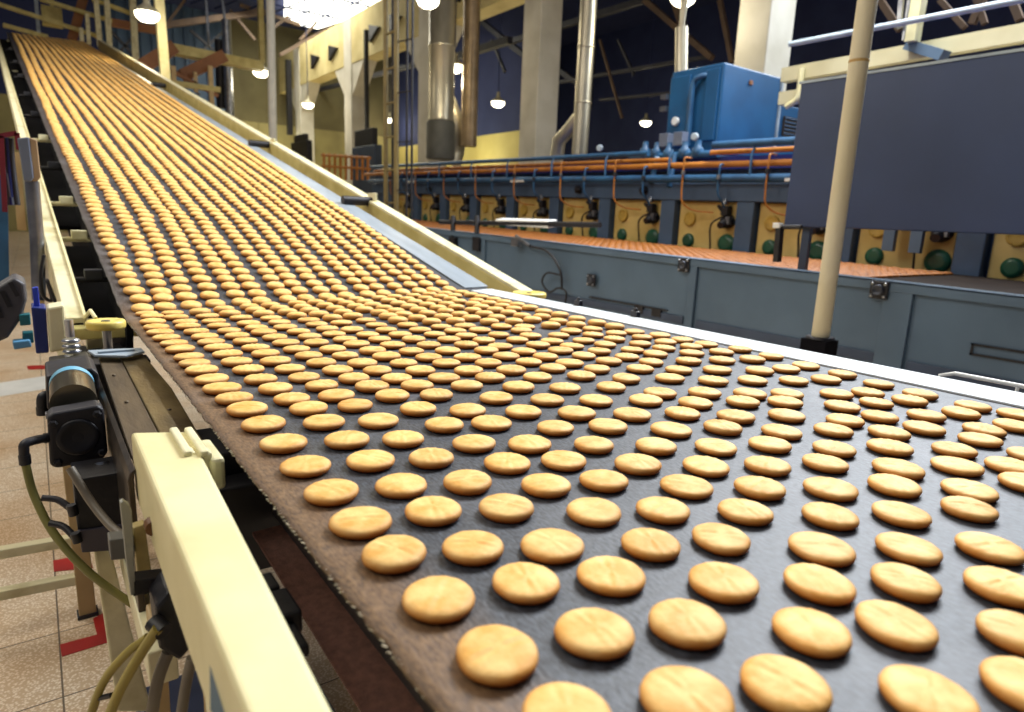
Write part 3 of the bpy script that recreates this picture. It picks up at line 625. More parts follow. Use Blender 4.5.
# its belt and the small product on it
m = MB(); m.prism([(4.32, -.6, zt(-.6)-.06), (6.38, -.6, zt(-.6)-.06), (6.38, 14, zt(14)-.06), (4.32, 14, zt(14)-.06)], (0, 0, .01)); m.build('belt', pm('dark cooling belt', '#1d1613', '#28201a', 9, .9, spec=.1), GC)
m = MB(); m.prism([(4.24, 8.62, 0), (4.24, 14, 0), (4.24, 14, zt(14)-.06), (4.24, 8.62, zt(8.6)-.06)], (.04, 0, 0)); m.build('side_panel', GREYD, GC)
def small_biscuits():
    vs = []; fs = []; n = 8
    y = 2.3
    while y < 13.6:
        for i in range(18):
            x = 4.40+i*.108+random.uniform(-.008, .008); yy = y+random.uniform(-.006, .006); z = zt(yy)-.0485
            b = len(vs)
            for h, r in ((0, .044), (.012, .047), (.02, .03)):
                for k in range(n): vs.append((x+r*cos(2*pi*k/n), yy+r*sin(2*pi*k/n), z+h))
            for j in range(2):
                for k in range(n): fs.append((b+j*n+k, b+j*n+(k+1) % n, b+(j+1)*n+(k+1) % n, b+(j+1)*n+k))
            fs.append(tuple(b+2*n+k for k in range(n)))
        y += .105
    me = bpy.data.meshes.new('biscuit_bed'); me.from_pydata(vs, [], fs); me.materials.append(pm('browned biscuit', '#98580c', '#7c470a', 9, .6))
    me.polygons.foreach_set('use_smooth', [True]*len(me.polygons)); me.update()
    o = bpy.data.objects.new('biscuit_bed', me); COL.objects.link(o)
    tag(o, 'closely laid orange brown biscuits on the grey conveyor before the ovens', 'biscuits', None, 'stuff')
small_biscuits()
# sensor rig across the grey conveyor
SR = thing('sensor_bar', 'horizontal sensor bar with white rag lying across the grey conveyor top', 'sensor', (4.25, 6.2, zt(6.2)))
m = MB(); m.tube([aX(440, 222, 4.26), aX(600, 225, 4.26)], .028, 10); m.build('bar', BLACKM, SR)
m = MB(); a, b = aX(495, 222, 4.24), aX(548, 224, 4.24); m.prism([a+Vector((0, 0, .03)), b+Vector((0, 0, .03)), b+Vector((.0, 0, -.045)), a+Vector((0, 0, -.03))], (.12, 0, .02)); m.build('white_cover', WHITEP, SR, .01)
for px in (453, 477): MB().tube([aX(px, 216, 4.24), aX(px, 243, 4.2)], .03, 10).box(aX(px, 244, 4.17), (.05, .14, .16)).build('clamp', BLACKM, SR, .004)
m = MB(); m.box(aX(516, 242, 4.13), (.05, .12, .09)); m.tube([aX(516, 236, 4.12), aX(530, 246, 4.10)], .018, 8); m.build('sensor_head', STEEL, SR, .004)
m = MB(); m.tube(bez([aX(530, 246, 4.12), aX(548, 252, 4.12), aX(560, 270, 4.12), aX(562, 290, 4.12)], 20), .012, 8)
m.tube(bez([aX(560, 275, 4.13), aX(547, 273, 4.12), aX(542, 282, 4.12), aX(549, 292, 4.12), aX(558, 288, 4.12), aX(566, 292, 4.12), aX(565, 305, 4.12)], 30), .010, 8); m.build('cable_loop', BLACK, SR)
SP = thing('sensor_post', 'short black post with white cap left of the slate panel', 'post', (4.22, 2.62, zt(2.6)))
a, b = aX(777, 262, 4.22), aX(780, 227, 4.22); MB().bar(a, b, .05, .04).build('post', BLACKM, SP, .003)
MB().box(b+Vector((-.01, .01, .01)), (.05, .055, .035)).build('cap', WHITEP, SP, .004)
MB().tube([b+Vector((0, -.01, 0)), b+Vector((0, -.16, .005))], .016, 10).build('arm', BLACKM, SP)
# white pole
PO = thing('support_pole', 'thick cream pole standing before the slate panel', 'pole', (3.5, 1.862, 0))
MB().tube([(3.5, 1.862, .725), (3.5, 1.862, 9.6)], .047, 28).build('shaft', POLE, PO)
MB().span(3.435, 3.57, 1.79, 1.94, 0, .714).build('plinth', DARKIN, PO, .006)
MB().lathe((3.5, 1.862, .715), (0, 0, 1), [(0, .075), (.012, .075), (.014, .05)], 28).build('base_flange', BLACKM, PO)
MB().lathe((3.5, 1.862, aX(858, 63, 3.5).z), (0, 0, 1), [(0, .0475), (.002, .049), (.012, .049), (.014, .0475)], 28).build('weld_band', pm('rusty weld', '#b79a5c', '#a5804a', 6, .5), PO)
# slate panel
SL = thing('guard_panel', 'big plain slate blue sheet panel behind the cream pole', 'panel', (4.62, 1.2, 1.33))
m = MB(); m.span(4.60, 4.66, -1.2, 2.85, 1.325, 2.34); m.build('sheet', PANELP, SL, .008)
m = MB(); m.span(4.59, 4.67, -1.2, 2.86, 2.335, 2.352); m.build('top_edge', LBLUE, SL)
for y in (2.7, .6, -1): m = MB(); m.span(4.66, 4.70, y-.03, y+.03, .95, 1.5); m.build('stay', GREYD, SL)

# ------------------------------------------------------------------ tunnel oven with burner panels
OV = thing('tunnel_oven', 'long navy tunnel oven with a row of yellow burner panels', 'oven', (7.5, 7, 0))
def zo(y): return 1.495+.0168*y
def oprism(m, x0, x1, y0, y1, za, zb):
    return m.prism([(x0, y0, zo(y0)+za), (x0, y1, zo(y1)+za), (x0, y1, zo(y1)+zb), (x0, y0, zo(y0)+zb)], (x1-x0, 0, 0))
m = MB(); oprism(m, 6.56, 8.4, -.2, 14.4, -1.45, .36); m.build('body', NAVY, OV)
m = MB(); oprism(m, 6.40, 6.56, -.2, 14.4, .01, .21); m.build('header_beam', NAVY, OV, .01)
lefts = [13.29, 12.15, 11.03, 9.945, 8.81, 7.67, 6.57, 5.44, 4.33, 3.21, 2.10]
W = .83
for i, y1 in enumerate(lefts):
    y0 = y1-W
    p = MB(); oprism(p, 6.50, 6.56, y0, y1, -.62, 0.0); pn = p.build('burner_panel', YELLOW, OV, .006)
    z0 = zo(y0+.4)
    c = Vector((6.495, y1-.17, z0-.20))
    f = MB(); f.lathe(c, (-1, 0, 0), [(0, .085), (.025, .085), (.03, .075), (.022, .05), (.022, .02)], 20)
    for k in range(6): f.lathe(c+Vector((-.02, .066*cos(k*pi/3), .066*sin(k*pi/3))), (-1, 0, 0), [(0, .011), (.014, .010)], 6)
    f.build('flange', YELLOWD, pn)
    g = MB(); g.lathe((6.495, y1-.17, z0-.46), (-1, 0, 0), [(0, .085), (.02, .08), (.03, .05)], 20); g.build('sight_port', GREEN, pn)
    g = MB(); g.lathe((6.495, y1-.72, z0-.47), (-1, 0, 0), [(0, .11), (.02, .105), (.03, .06)], 20); g.build('sight_port', GREEN, pn)
    bx = Vector((6.44, y1-.73, z0-.16))
    g = MB(); g.lathe(bx+Vector((.05, 0, -.05)), (-1, 0, -.35), [(0, .085), (.06, .08), (.10, .055), (.17, .04)], 14); g.box(bx+Vector((-.02, 0, .06)), (.09, .09, .11)); g.tube([bx+Vector((0, .03, .02)), bx+Vector((-.05, .10, .12))], .02, 8)
    bn = g.build('burner', BLACKM, pn, .004)
    g = MB(); g.box(bx+Vector((-.02, -.05, -.05)), (.08, .05, .09)); g.build('burner_cover', STEEL, bn, .004); MB().lathe(bx+Vector((-.03, .02, .13)), (0, 0, 1), [(0, .03), (.05, .03), (.06, .02)], 10).build('burner_cap', STEEL, bn)
    g = MB(); g.tube(bez([bx+Vector((-.03, .02, .0)), bx+Vector((-.06, .16, -.10)), bx+Vector((-.03, .17, -.32)), bx+Vector((0, .17, -.52))], 16), .011, 6); g.build('ignition_cable', BLACK, bn)
for i, y1 in enumerate(lefts[:-1]):
    pass
# pilasters between the panels
for y1 in lefts:
    m = MB(); oprism(m, 6.42, 6.56, y1+.03, y1+1.10-W-.02 if y1 < 13 else y1+.6, -.9, .01); m.build('pilaster', NAVY, OV, .008)
# pipes along the top, with droppers
def opipe(x, dz, r, y0, y1, mt, name):
    m = MB(); m.tube([(x, y, zo(y)+dz) for y in (y0, (y0+y1)/2, y1)], r, 12)
    return m.build(name, mt, OV)
opipe(6.34, .57, .032, 5.9, 14.3, BLUEP, 'air_pipe')
opipe(6.42, .49, .026, 5.6, 14.3, ORANGE, 'gas_pipe')
opipe(6.34, .41, .036, .2, 14.6, ORANGE, 'gas_pipe')
opipe(6.30, .255, .045, -.2, 14.3, BLUEP, 'air_pipe')
opipe(6.42, .55, .028, -.2, 5.0, ORANGE, 'gas_pipe')
opipe(6.32, .62, .040, -.2, 4.9, BLUEP, 'air_pipe')
m = MB(); oprism(m, 6.45, 6.9, -.2, 14.2, .36, .37); oprism(m, 6.6, 8.2, -.2, 14.2, .37, .52); m.build('top_duct', DBLUE, OV)
for i, y1 in enumerate(lefts):
    y = y1-.73; z = zo(y)
    a = MB(); a.tube(bez([(6.36, y+.02, z+.40), (6.27, y+.02, z+.40), (6.25, y+.02, z+.34), (6.25, y+.02, z+.10), (6.30, y, z+.02), (6.38, y, z-.06)], 24), .012, 8); a.build('drop_pipe', BLUEP, OV)
    a = MB(); a.tube(bez([(6.36, y+.52, z+.50), (6.26, y+.52, z+.50), (6.24, y+.52, z+.44), (6.24, y+.52, z+.10), (6.26, y+.50, z-.02), (6.34, y+.40, z-.10), (6.38, y+.15, z-.12)], 24), .010, 8); a.build('drop_pipe', ORANGE, OV)
    a = MB(); a.tube([(6.33, y-.35, z+.58), (6.28, y-.35, z+.5), (6.28, y-.35, z+.22)], .014, 8); a.build('drop_pipe', BLUEP, OV)
    a = MB(); a.lathe((6.25, y+.02, z+.24), (0, 0, 1), [(0, .028), (.05, .028)], 10); a.lathe((6.24, y+.52, z+.30), (0, 0, 1), [(0, .026), (.05, .026)], 10); a.build('valve', STEEL if i % 2 else BLACKM, OV)
for y in (12.2, 8.55, 3.75):
    m = MB(); m.box((6.28, y, zo(y)+.235), (.05, .36, .035)); m.build('label_strip', WHITEP, OV, .004)
for y, z in ((11.6, .10), (7.2, .12), (5.95, .12)):
    m = MB(); m.lathe((6.39, y, zo(y)+z), (-1, 0, 0), [(0, .05), (.06, .05), (.08, .03)], 14); m.build('knob', BLACKM, OV)
for y in (2.85, 2.62):
    m = MB(); oprism(m, 6.30, 6.36, y-.05, y+.05, -.40, .1); m.build('front_post', GREYP, OV, .004)
# valve cluster left of the blue cabinet
VC = thing('valve_train', 'cluster of blue valves and white dials below the blue cabinet', 'valves', (6.6, 5.7, 2.0))
m = MB()
for y, z in ((6.15, 2.24), (5.95, 2.22), (5.75, 2.2), (5.5, 2.2), (5.3, 2.2)):
    m.lathe((6.55, y, z-.1), (0, 0, 1), [(0, .04), (.03, .07), (.10, .07), (.13, .04), (.2, .035)], 12)
m.tube([(6.55, 6.4, 2.15), (6.55, 5.0, 2.13)], .045, 12); m.tube([(6.5, 5.9, 2.14), (6.4, 5.85, 1.8)], .035, 10); m.tube([(6.5, 5.6, 2.14), (6.38, 5.55, 1.75)], .035, 10); m.build('valve_body', BLUEP, VC)
for c in ((6.48, 5.30, 2.33), (6.46, 5.84, 2.08), (6.5, 6.95, 2.30)):
    d = MB(); d.lathe(c, (-1, -.3, 0), [(0, .045), (.03, .045), (.035, .035)], 18); d.build('dial', LBLUE, VC)
for y in (5.85, 5.62): MB().box((6.6, y, 2.34), (.12, .14, .16)).build('actuator', GBOX, VC, .006)

# ------------------------------------------------------------------ blue cabinet above the oven
BC = thing('blue_cabinet', 'bright blue steel cabinet standing on top of the oven', 'cabinet', (7.6, 5.8, 2.05))
m = MB(); m.span(7.0, 8.22, 5.38, 6.20, 2.2, 3.26); m.build('body', BLUEB, BC, .02)
m = MB(); m.span(6.97, 7.0, 5.42, 5.62, 2.35, 3.2); m.span(6.96, 7.0, 5.86, 6.18, 2.3, 3.18); m.build('front_door', BLUEB, BC, .01)
m = MB(); m.tube(bez([(6.93, 5.78, 2.3), (6.93, 5.78, 3.0), (6.94, 5.70, 3.12), (7.0, 5.62, 3.14)], 20), .035, 10); m.build('side_pipe', BLUEP, BC)
m = MB(); m.lathe((6.95, 6.02, 2.62), (-1, 0, 0), [(0, .055), (.03, .055), (.035, .045)], 18); m.build('gauge', WHITEP, BC)
m = MB(); m.span(8.22, 8.25, 5.36, 5.40, 2.2, 3.27); m.build('corner_trim', LBLUE, BC)
m = MB(); m.box((7.55, 5.37, 3.1), (.06, .02, .05)); m.build('lifting_eye', BROWN, BC)
m = MB(); m.span(7.05, 8.2, 5.4, 6.18, 2.125, 2.2); m.build('plinth', NAVY, BC)
for z in (2.95, 2.8): MB().box((6.95, 6.24, z), (.08, .1, .06)).build('terminal', STEEL, BC)
CB2 = thing('fan_box', 'smaller blue box with a dark louvre right of the blue cabinet', 'box', (8.55, 5.5, 2.05))
m = MB(); m.span(8.27, 8.95, 5.42, 6.1, 2.0, 2.95); m.build('body', BLUEB, CB2, .01)
m = MB(); m.span(8.42, 8.80, 5.395, 5.42, 2.55, 2.80); m.build('louvre', pm('brown louvre', '#4a4038', '#38302a', 8, .5), CB2)
m = MB()
for i in range(5): m.box((8.61, 5.39, 2.58+i*.05), (.36, .02, .012), Matrix.Rotation(.5, 3, 'X'))
m.build('slat', BLUEP, CB2)
# ------------------------------------------------------------------ ducts, mast, posts
D1 = thing('exhaust_duct', 'wide bright metal duct hanging left of the white column', 'duct', (8.0, 14.05, 3.46))
MB().lathe((8, 14.05, 3.46), (0, 0, 1), [(0, .30), (.02, .31), (.05, .30), (1.6, .30), (1.61, .312), (1.65, .312), (1.66, .30), (6.13, .30)], 28).build('pipe', DUCT, D1)
MB().lathe((8, 14.05, 2.6), (0, 0, 1), [(0, .34), (.80, .34), (.86, .30)], 20).build('boot', pm('dull grey sheet', '#55544c', '#45443e', 4, .6), D1)
D2 = thing('exhaust_duct', 'narrow brownish duct with a shiny elbow just right of the wide duct', 'duct', (9.0, 14.4, 3.0))
MB().tube([(9, 14.4, 3.0), (9, 14.4, 9.58)], .20, 20).build('pipe', pm('tanned duct', '#a08a6c', '#7a6850', 3, .4, .5), D2)
m = MB(); m.tube(bez([(8.85, 15.6, 4.6), (8.85, 15.2, 4.0), (8.9, 14.9, 3.5), (8.9, 14.9, 3.0), (8.8, 14.9, 2.6)], 24), .26, 18); m.build('elbow', DUCT, D2)
D3 = thing('exhaust_duct', 'slim pale duct with a sloping branch right of the white column', 'duct', (8.0, 9.1, 2.4))
MB().tube([(8, 9.08, 2.4), (8, 9.05, 9.58)], .14, 20).build('pipe', DUCT, D3)
MB().tube([(8, 9.12, 3.15), (7.95, 9.33, 2.9), (7.95, 9.6, 2.72), (7.95, 9.66, 2.35)], [.10, .12, .13, .13], 18).build('branch', DUCT, D3)
m = MB()
for z in (3.3, 4.2, 5.2): m.lathe((8, 9.07, z), (0, 0, 1), [(0, .142), (.01, .15), (.03, .15), (.04, .142)], 20)
m.build('joint_ring', DUCT, D3)
tag(MB().tube([(7.2, 6.22, 3.26), (7.2, 6.28, 3.85)], .085, 16).tube([(7.2, 6.28, 3.80), (7.2, 6.45, 6.5)], .03, 10).tube([(7.2, 6.28, 3.80), (7.2, 6.05, 6.5)], .03, 10).build('duct', DUCT), 'short pale pipe forking upward from the blue cabinet top', 'duct')
MASTP = pm('dull olive steel', '#857547', '#655838', 4, .5)
MS = thing('cable_mast', 'dark ladder like cable mast rising behind the cream rail', 'mast', (3.9, 8.15, 0))
for x, y in ((3.9, 8.31), (3.9, 8.00)): MB().tube([(x, y, 0), (x, y, 9.6)], .032, 10).build('upright', MASTP, MS)
MB().tube([(3.96, 8.155, 0), (3.96, 8.155, 9.6)], .05, 10).build('conduit', BLACKM, MS)
for i in range(20): MB().tube([(3.9, 8.31, .6+i*.42), (3.9, 8.0, .6+i*.42)], .012, 6).build('rung', MASTP, MS)
for y in (7.84, 7.70): MB().tube([(3.97, y, 0), (3.97, y, 9.6)], .016, 8).build('side_cable', BLACKM, MS)
for i in range(14): MB().tube([(3.9, 8.0, 1.0+i*.6), (3.97, 7.7, 1.0+i*.6)], .009, 6).build('side_rung', BLACKM, MS)
# orange railing and dark machine at the oven's far end
RL = thing('railing', 'orange railing at the far end of the oven', 'railing', (7, 16, 1.9))
for k in range(9): MB().tube([aX(324+k*5.5, 180, 7.6), aX(324+k*5.5, 153+k*.4, 7.6)], .04, 6).build('baluster', ORANGE, RL)
for yy in (155, 166): MB().tube([aX(322, yy, 7.6), aX(370, yy+3, 7.6)], .04, 6).build('rail', ORANGE, RL)
MC = thing('machine_cabinet', 'dark machine cabinet in front of the lit cream wall', 'cabinet', (9, 20, 0))
a, b = aX(352, 165, 9), aX(375, 165, 9); zt_ = aX(362, 146, 9).z
MB().span(9, 9.25, b.y, a.y, 0, zt_).build('body', GREYD, MC, .03)
zq = aX(362, 129, 9).z; MB().span(9.03, 9.22, b.y+.25, a.y-.15, zt_, zq).build('hood', BLACKM, MC, .03)
MC2 = thing('machine_cabinet', 'small dark cabinet beside the incline rail, left of the orange railing', 'cabinet', (8, 22, 0))
a, b = aX(291, 150, 8), aX(307, 150, 8); MB().span(8, 8.2, b.y, a.y, 0, aX(300, 141, 8).z).build('body', BLACKM, MC2, .03)
MB().span(8.02, 8.18, b.y+.3, a.y-.3, aX(300, 141, 8).z, aX(300, 134, 8).z).build('hood', BLACKM, MC2, .03)
# ------------------------------------------------------------------ building
def floor_mat():
    m = bpy.data.materials.new('terrazzo tiles'); m.use_nodes = True; nt = m.node_tree; N = nt.nodes; L = nt.links; b = N['Principled BSDF']
    tc = N.new('ShaderNodeTexCoord'); mp = N.new('ShaderNodeMapping'); mp.inputs['Location'].default_value = (.05, .07, 0); L.new(tc.outputs['Object'], mp.inputs['Vector'])
    br = N.new('ShaderNodeTexBrick'); br.offset = 0; br.squash = 1; br.inputs['Scale'].default_value = 1
    br.inputs['Brick Width'].default_value = .33; br.inputs['Row Height'].default_value = .33; br.inputs['Mortar Size'].default_value = .0025
    L.new(mp.outputs['Vector'], br.inputs['Vector'])
    v = N.new('ShaderNodeTexVoronoi'); v.inputs['Scale'].default_value = 130; L.new(tc.outputs['Object'], v.inputs['Vector'])
    r = N.new('ShaderNodeValToRGB'); e = r.color_ramp.elements; e[0].position = .25; e[1].position = .55; e[0].color = lin('#f4e8d6'); e[1].color = lin('#cfb89a')
    L.new(v.outputs['Distance'], r.inputs['Fac'])
    n = N.new('ShaderNodeTexNoise'); n.inputs['Scale'].default_value = 2.2; L.new(tc.outputs['Object'], n.inputs['Vector'])
    r2 = N.new('ShaderNodeValToRGB'); e = r2.color_ramp.elements; e[0].position = .35; e[1].position = .7; e[0].color = (1, 1, 1, 1); e[1].color = lin('#e8d8c4')
    L.new(n.outputs['Fac'], r2.inputs['Fac'])
    mu = N.new('ShaderNodeMix'); mu.data_type = 'RGBA'; mu.blend_type = 'MULTIPLY'; mu.inputs['Factor'].default_value = 1
    L.new(r.outputs['Color'], mu.inputs['A']); L.new(r2.outputs['Color'], mu.inputs['B'])
    mx = N.new('ShaderNodeMix'); mx.data_type = 'RGBA'; mx.inputs['B'].default_value = lin('#6a5c4c')
    L.new(br.outputs['Fac'], mx.inputs['Factor']); L.new(mu.outputs['Result'], mx.inputs['A']); L.new(mx.outputs['Result'], b.inputs['Base Color'])
    b.inputs['Roughness'].default_value = .4
    return m
struct(MB().span(-9, 22, -4, 36, -.1, 0), 'floor', floor_mat())
# red painted corner markings and a flat white band on the floor
def mark(pts): 
    m = MB(); m.prism([aZ(x, y, .0) + Vector((0, 0, .0005)) for x, y in pts], (0, 0, .0015)); return struct(m, 'trim_1', REDP)
mark([(60, 645), (97, 635), (93, 619), (104, 613), (113, 641), (62, 657)])
mark([(53, 561), (88, 554), (93, 568), (54, 572)])
o = mark([(-20, 386), (46, 376), (46, 389), (-20, 400)]); o.data.materials[0] = WHITEP; o.name = 'trim_2'
mark([(27, 366), (50, 365), (51, 369), (28, 370)])
CORR = pm('blue grey corrugated wall', '#4a6484', '#3a516e', 1.1, .6, stretch=(3, 1, .4))
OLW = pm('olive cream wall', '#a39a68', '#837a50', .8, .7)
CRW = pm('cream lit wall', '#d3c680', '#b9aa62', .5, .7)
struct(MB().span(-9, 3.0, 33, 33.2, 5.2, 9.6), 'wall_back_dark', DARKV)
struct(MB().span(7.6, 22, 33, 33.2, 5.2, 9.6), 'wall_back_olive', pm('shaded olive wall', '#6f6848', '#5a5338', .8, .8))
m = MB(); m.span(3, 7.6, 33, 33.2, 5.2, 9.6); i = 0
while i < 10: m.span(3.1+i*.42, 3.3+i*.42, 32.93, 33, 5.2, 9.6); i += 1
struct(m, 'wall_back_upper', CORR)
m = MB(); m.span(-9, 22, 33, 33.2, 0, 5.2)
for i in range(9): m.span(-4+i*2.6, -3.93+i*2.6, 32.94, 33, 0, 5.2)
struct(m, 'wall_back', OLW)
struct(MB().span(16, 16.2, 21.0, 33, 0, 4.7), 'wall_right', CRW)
struct(MB().span(16, 16.2, 21.0, 33, 4.7, 9.6), 'wall_right_upper', DARKV)  # navy above the cream: upper end of the lamplight put into the colours
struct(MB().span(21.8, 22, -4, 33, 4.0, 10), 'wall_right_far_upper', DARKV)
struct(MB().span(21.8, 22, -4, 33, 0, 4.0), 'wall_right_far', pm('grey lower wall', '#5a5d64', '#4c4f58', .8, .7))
struct(MB().span(-9, 22, -4, 36, 9.6, 9.8), 'ceiling', DARKV)
# concrete columns and edge beam
for y0, y1, x1 in ((6.89, 7.50, 10.7), (12.98, 13.65, 10.65), (18.3, 19.0, 10.65), (24.25, 24.95, 10.6), (30.0, 30.7, 10.6)):
    o = struct(MB().span(10, x1, y0, y1, 0, 9.6 if y0 < 15 else 8.2), 'concrete_column', CONC, .02)
    if y0 > 15:
        yc = (y0+y1)/2; struct(MB().prism([(10.05, yc-1.4, 6.6), (10.05, yc+1.4, 6.6), (10.05, y1, 5.5), (10.05, y0, 5.5)], (.5, 0, 0)), 'concrete_haunch', CONC)
struct(MB().span(10.02, 10.6, 7.5, 33, 6.6, 8.2), 'concrete_beam', pm('warm concrete', '#d9cb94', '#bfae74', 1.2, .8), .02)
m = MB()
for y in (20.6, 22.2, 26.0, 28.0, 15.2, 16.4): m.prism([(9.9, y-.5, 7.35), (9.9, y+.25, 7.55), (9.9, y+.25, 7.0)], (.14, 0, 0))
struct(m, 'beam_notch', BLACKM)
# glazed roof light, bright sky behind it
SKY = emit('bright sky glazing', '#fdfbe8', 5.)
m = MB(); m.prism([aZ(x, y, 9.3) for x, y in ((284, 22), (318, 29), (374, 11), (392, -6), (345, -22), (285, -12))], (0, 0, .05)); w1 = struct(m, 'window_1', SKY)
m = MB()
for k in range(6): m.bar((6+k*.9, 31, 9.25), (8.5+k*.55, 22+k*.3, 9.25), .04, .06)
for y in (23.5, 26, 28.5): m.bar((5.6, y, 9.2), (11.5, y, 9.2), .05, .07)
struct(m, 'window_1_frame', DARKV)
# dark roof steel
TRS = pm('brown roof steel', '#6b5644', '#54443a', 3, .6); TRD = pm('dark roof steel', '#3a3b46', '#2d2f3a', 3, .6)
def truss(bars, mt, X=None, Y=None):
    m = MB(); f = (lambda q: aX(*q, X)) if X else (lambda q: aY(*q, Y))
    for p, q, w in bars: m.bar(f(p), f(q), w)
    return struct(m, 'roof_truss', mt)
truss([((645, 0), (712, 58), .13), ((680, 0), (684, 30), .12), ((670, -10), (683, 28), .12), ((720, 0), (732, 62), .10), ((622, 118), (600, 40), .06)], TRS, X=13)
truss([((500, 45), (645, 0), .16), ((560, 82), (712, 56), .09), ((595, 40), (590, 110), .08), ((618, 40), (634, 75), .07), ((600, 100), (680, 92), .07)], TRD, X=14)
truss([((430, 65), (510, 40), .2), ((300, 95), (425, 62), .16)], TRD, X=12)
truss([((480, 20), (530, 60), .18), ((505, 72), (492, 40), .1), ((545, 60), (580, 85), .16)], TRD, X=15)
truss([((880, 0), (900, 30), .10), ((985, -5), (972, 24), .10), ((975, -5), (985, 24), .08), ((940, 0), (965, 28), .08), ((1010, -5), (1020, 20), .1)], TRS, X=12)
truss([((165, 25), (265, 12), .22), ((165, 26), (185, 0), .1), ((230, 10), (255, 40), .10), ((240, 5), (300, 25), .14), ((270, 30), (310, 0), .12), ((280, 55), (340, 22), .14), ((300, 40), (330, 8), .1)], TRS, Y=30)
truss([((150, 30), (185, 58), .10), ((110, 30), (140, 62), .10), ((140, 30), (110, 62), .10), ((190, 30), (225, 60), .1), ((225, 30), (190, 62), .1), ((165, 60), (200, 95), .08)], TRD, Y=31)
# ------------------------------------------------------------------ platform and gantry steel beyond the incline
GA = thing('platform_railing', 'cream railing of the platform behind the top of the climbing belt', 'railing', (2, 24, 4.2))
for a, b, w in (((132, -10), (136, 66), .17), ((106, -10), (110, 52), .14), ((95, -10), (100, 46), .13), ((87, 14), (89, 44), .10), ((81, 28), (82, 42), .10)):
    MB().bar(aY(*a, 24), aY(*b, 24), w).build('post', CREAMW, GA)
for a, b in (((-5, 3), (100, 37)), ((40, -1), (112, 21)), ((92, -1), (130, 13)), ((3, 25), (48, 37))):
    MB().bar(aY(*a, 24.2), aY(*b, 24.2), .10).build('rail', OLIVE, GA)
tag(MB().bar(aY(85, -8, 24.5), aY(72, 40, 24.5), .24).build('brace', BROWN), 'rust brown slanting beam over the top end of the climbing belt', 'beam')
tag(MB().bar(aY(108, 22, 26), aY(160, 31, 26), .22).build('beam', BROWN), 'brown horizontal beam left of the big round lamp', 'beam')
tag(MB().box(aY(52, 17, 25), (.5, .4, .5)).bar(aY(52, 12, 25), Vector((aY(58, -8, 25).x, 25, 9.6)), .10).build('junction_box', OLIVE), 'small olive box hanging over the top end of climbing belt', 'box')
tag(MB().bar(aY(36, 0, 25), aY(39, 36, 25), .09).build('hanger', LBLUE), 'thin pale blue hanger over the top of the climbing belt', 'hanger')
tag(MB().bar(aY(158, -10, 16), aY(166, 86, 16), .17).bar(aY(166, 86, 16), Vector((aY(166, 86, 16).x, 16, 0)), .17).build('post', CREAM), 'cream post between the climbing belt and the round lamp', 'post')
tag(MB().bar(aY(165, 48, 18.4), aY(262, 67, 18.4), .34, .22).build('beam', OLIVE), 'long olive cream beam behind the cream post, upper left', 'beam')
ST = thing('stair_frame', 'tan stair frame behind the middle of the cream incline rail', 'stair', (3.5, 18, 0))
for a, b, w in (((173, 66), (174, 84), .10), ((195, 72), (196, 92), .08), ((210, 66), (212, 106), .10)):
    MB().bar(aY(*a, 18), aY(*b, 18), w).build('post', TANP, ST)
MB().bar(aY(172, 83, 18), aY(220, 90, 18), .12).build('rail', OLIVE, ST)
MB().bar(aY(170, 70, 18), aY(218, 96, 18), .08).build('rail', BROWN, ST)
MB().bar(aY(140, 68, 18.3), aY(174, 47, 18.3), .30).build('stringer', BROWN, ST)
MB().bar(aY(182, 76, 18.3), aY(224, 56, 18.3), .28).build('stringer', BROWN, ST)
PP = thing('vertical_pipe', 'silver pipe with dark sleeve behind the olive beam, upper left', 'pipe', (4.5, 20, 0))
q0, q1 = aY(226, 20, 20), aY(228, 112, 20)
MB().tube([q0, (q1.x, 20, 0)], .12, 12).build('pipe', STEEL, PP)
MB().tube([aY(219, 40, 20.2), aY(221, 108, 20.2)], .12, 12).build('sleeve', BLACKM, PP)
tag(MB().tube([aX(270, -10, 5), aX(273, 140, 5), Vector((5, aX(273, 140, 5).y, 0))], .095, 16).build('pipe', WHITEP), 'bright white vertical pipe rising behind the cream incline rail', 'pipe')
tag(MB().bar(aX(260, -10, 5.6), aX(262, 62, 5.6), .13).build('post', OLIVE), 'dull post beside the bright white pipe', 'post')
for a, b, l in (((206, 0), (209, 46), 'thin grey hanger rod left of the silver pipe'), ((222, -5), (225, 22), 'thin grey hanger rod above the silver pipe')):
    tag(MB().bar(aY(*a, 21), aY(*b, 21), .06).build('hanger', STEEL), l, 'hanger')
tag(MB().bar(aX(288, 60, 9.8), aX(290, 135, 9.8), .22).build('post', BLACKM), 'dark post right of the white pipe, against the cream wall', 'post')
tag(MB().bar(aX(366, 30, 9.4), aX(367, 140, 9.4), .12).build('post', BLACKM), 'thin black downpipe beside the second cream column', 'post')
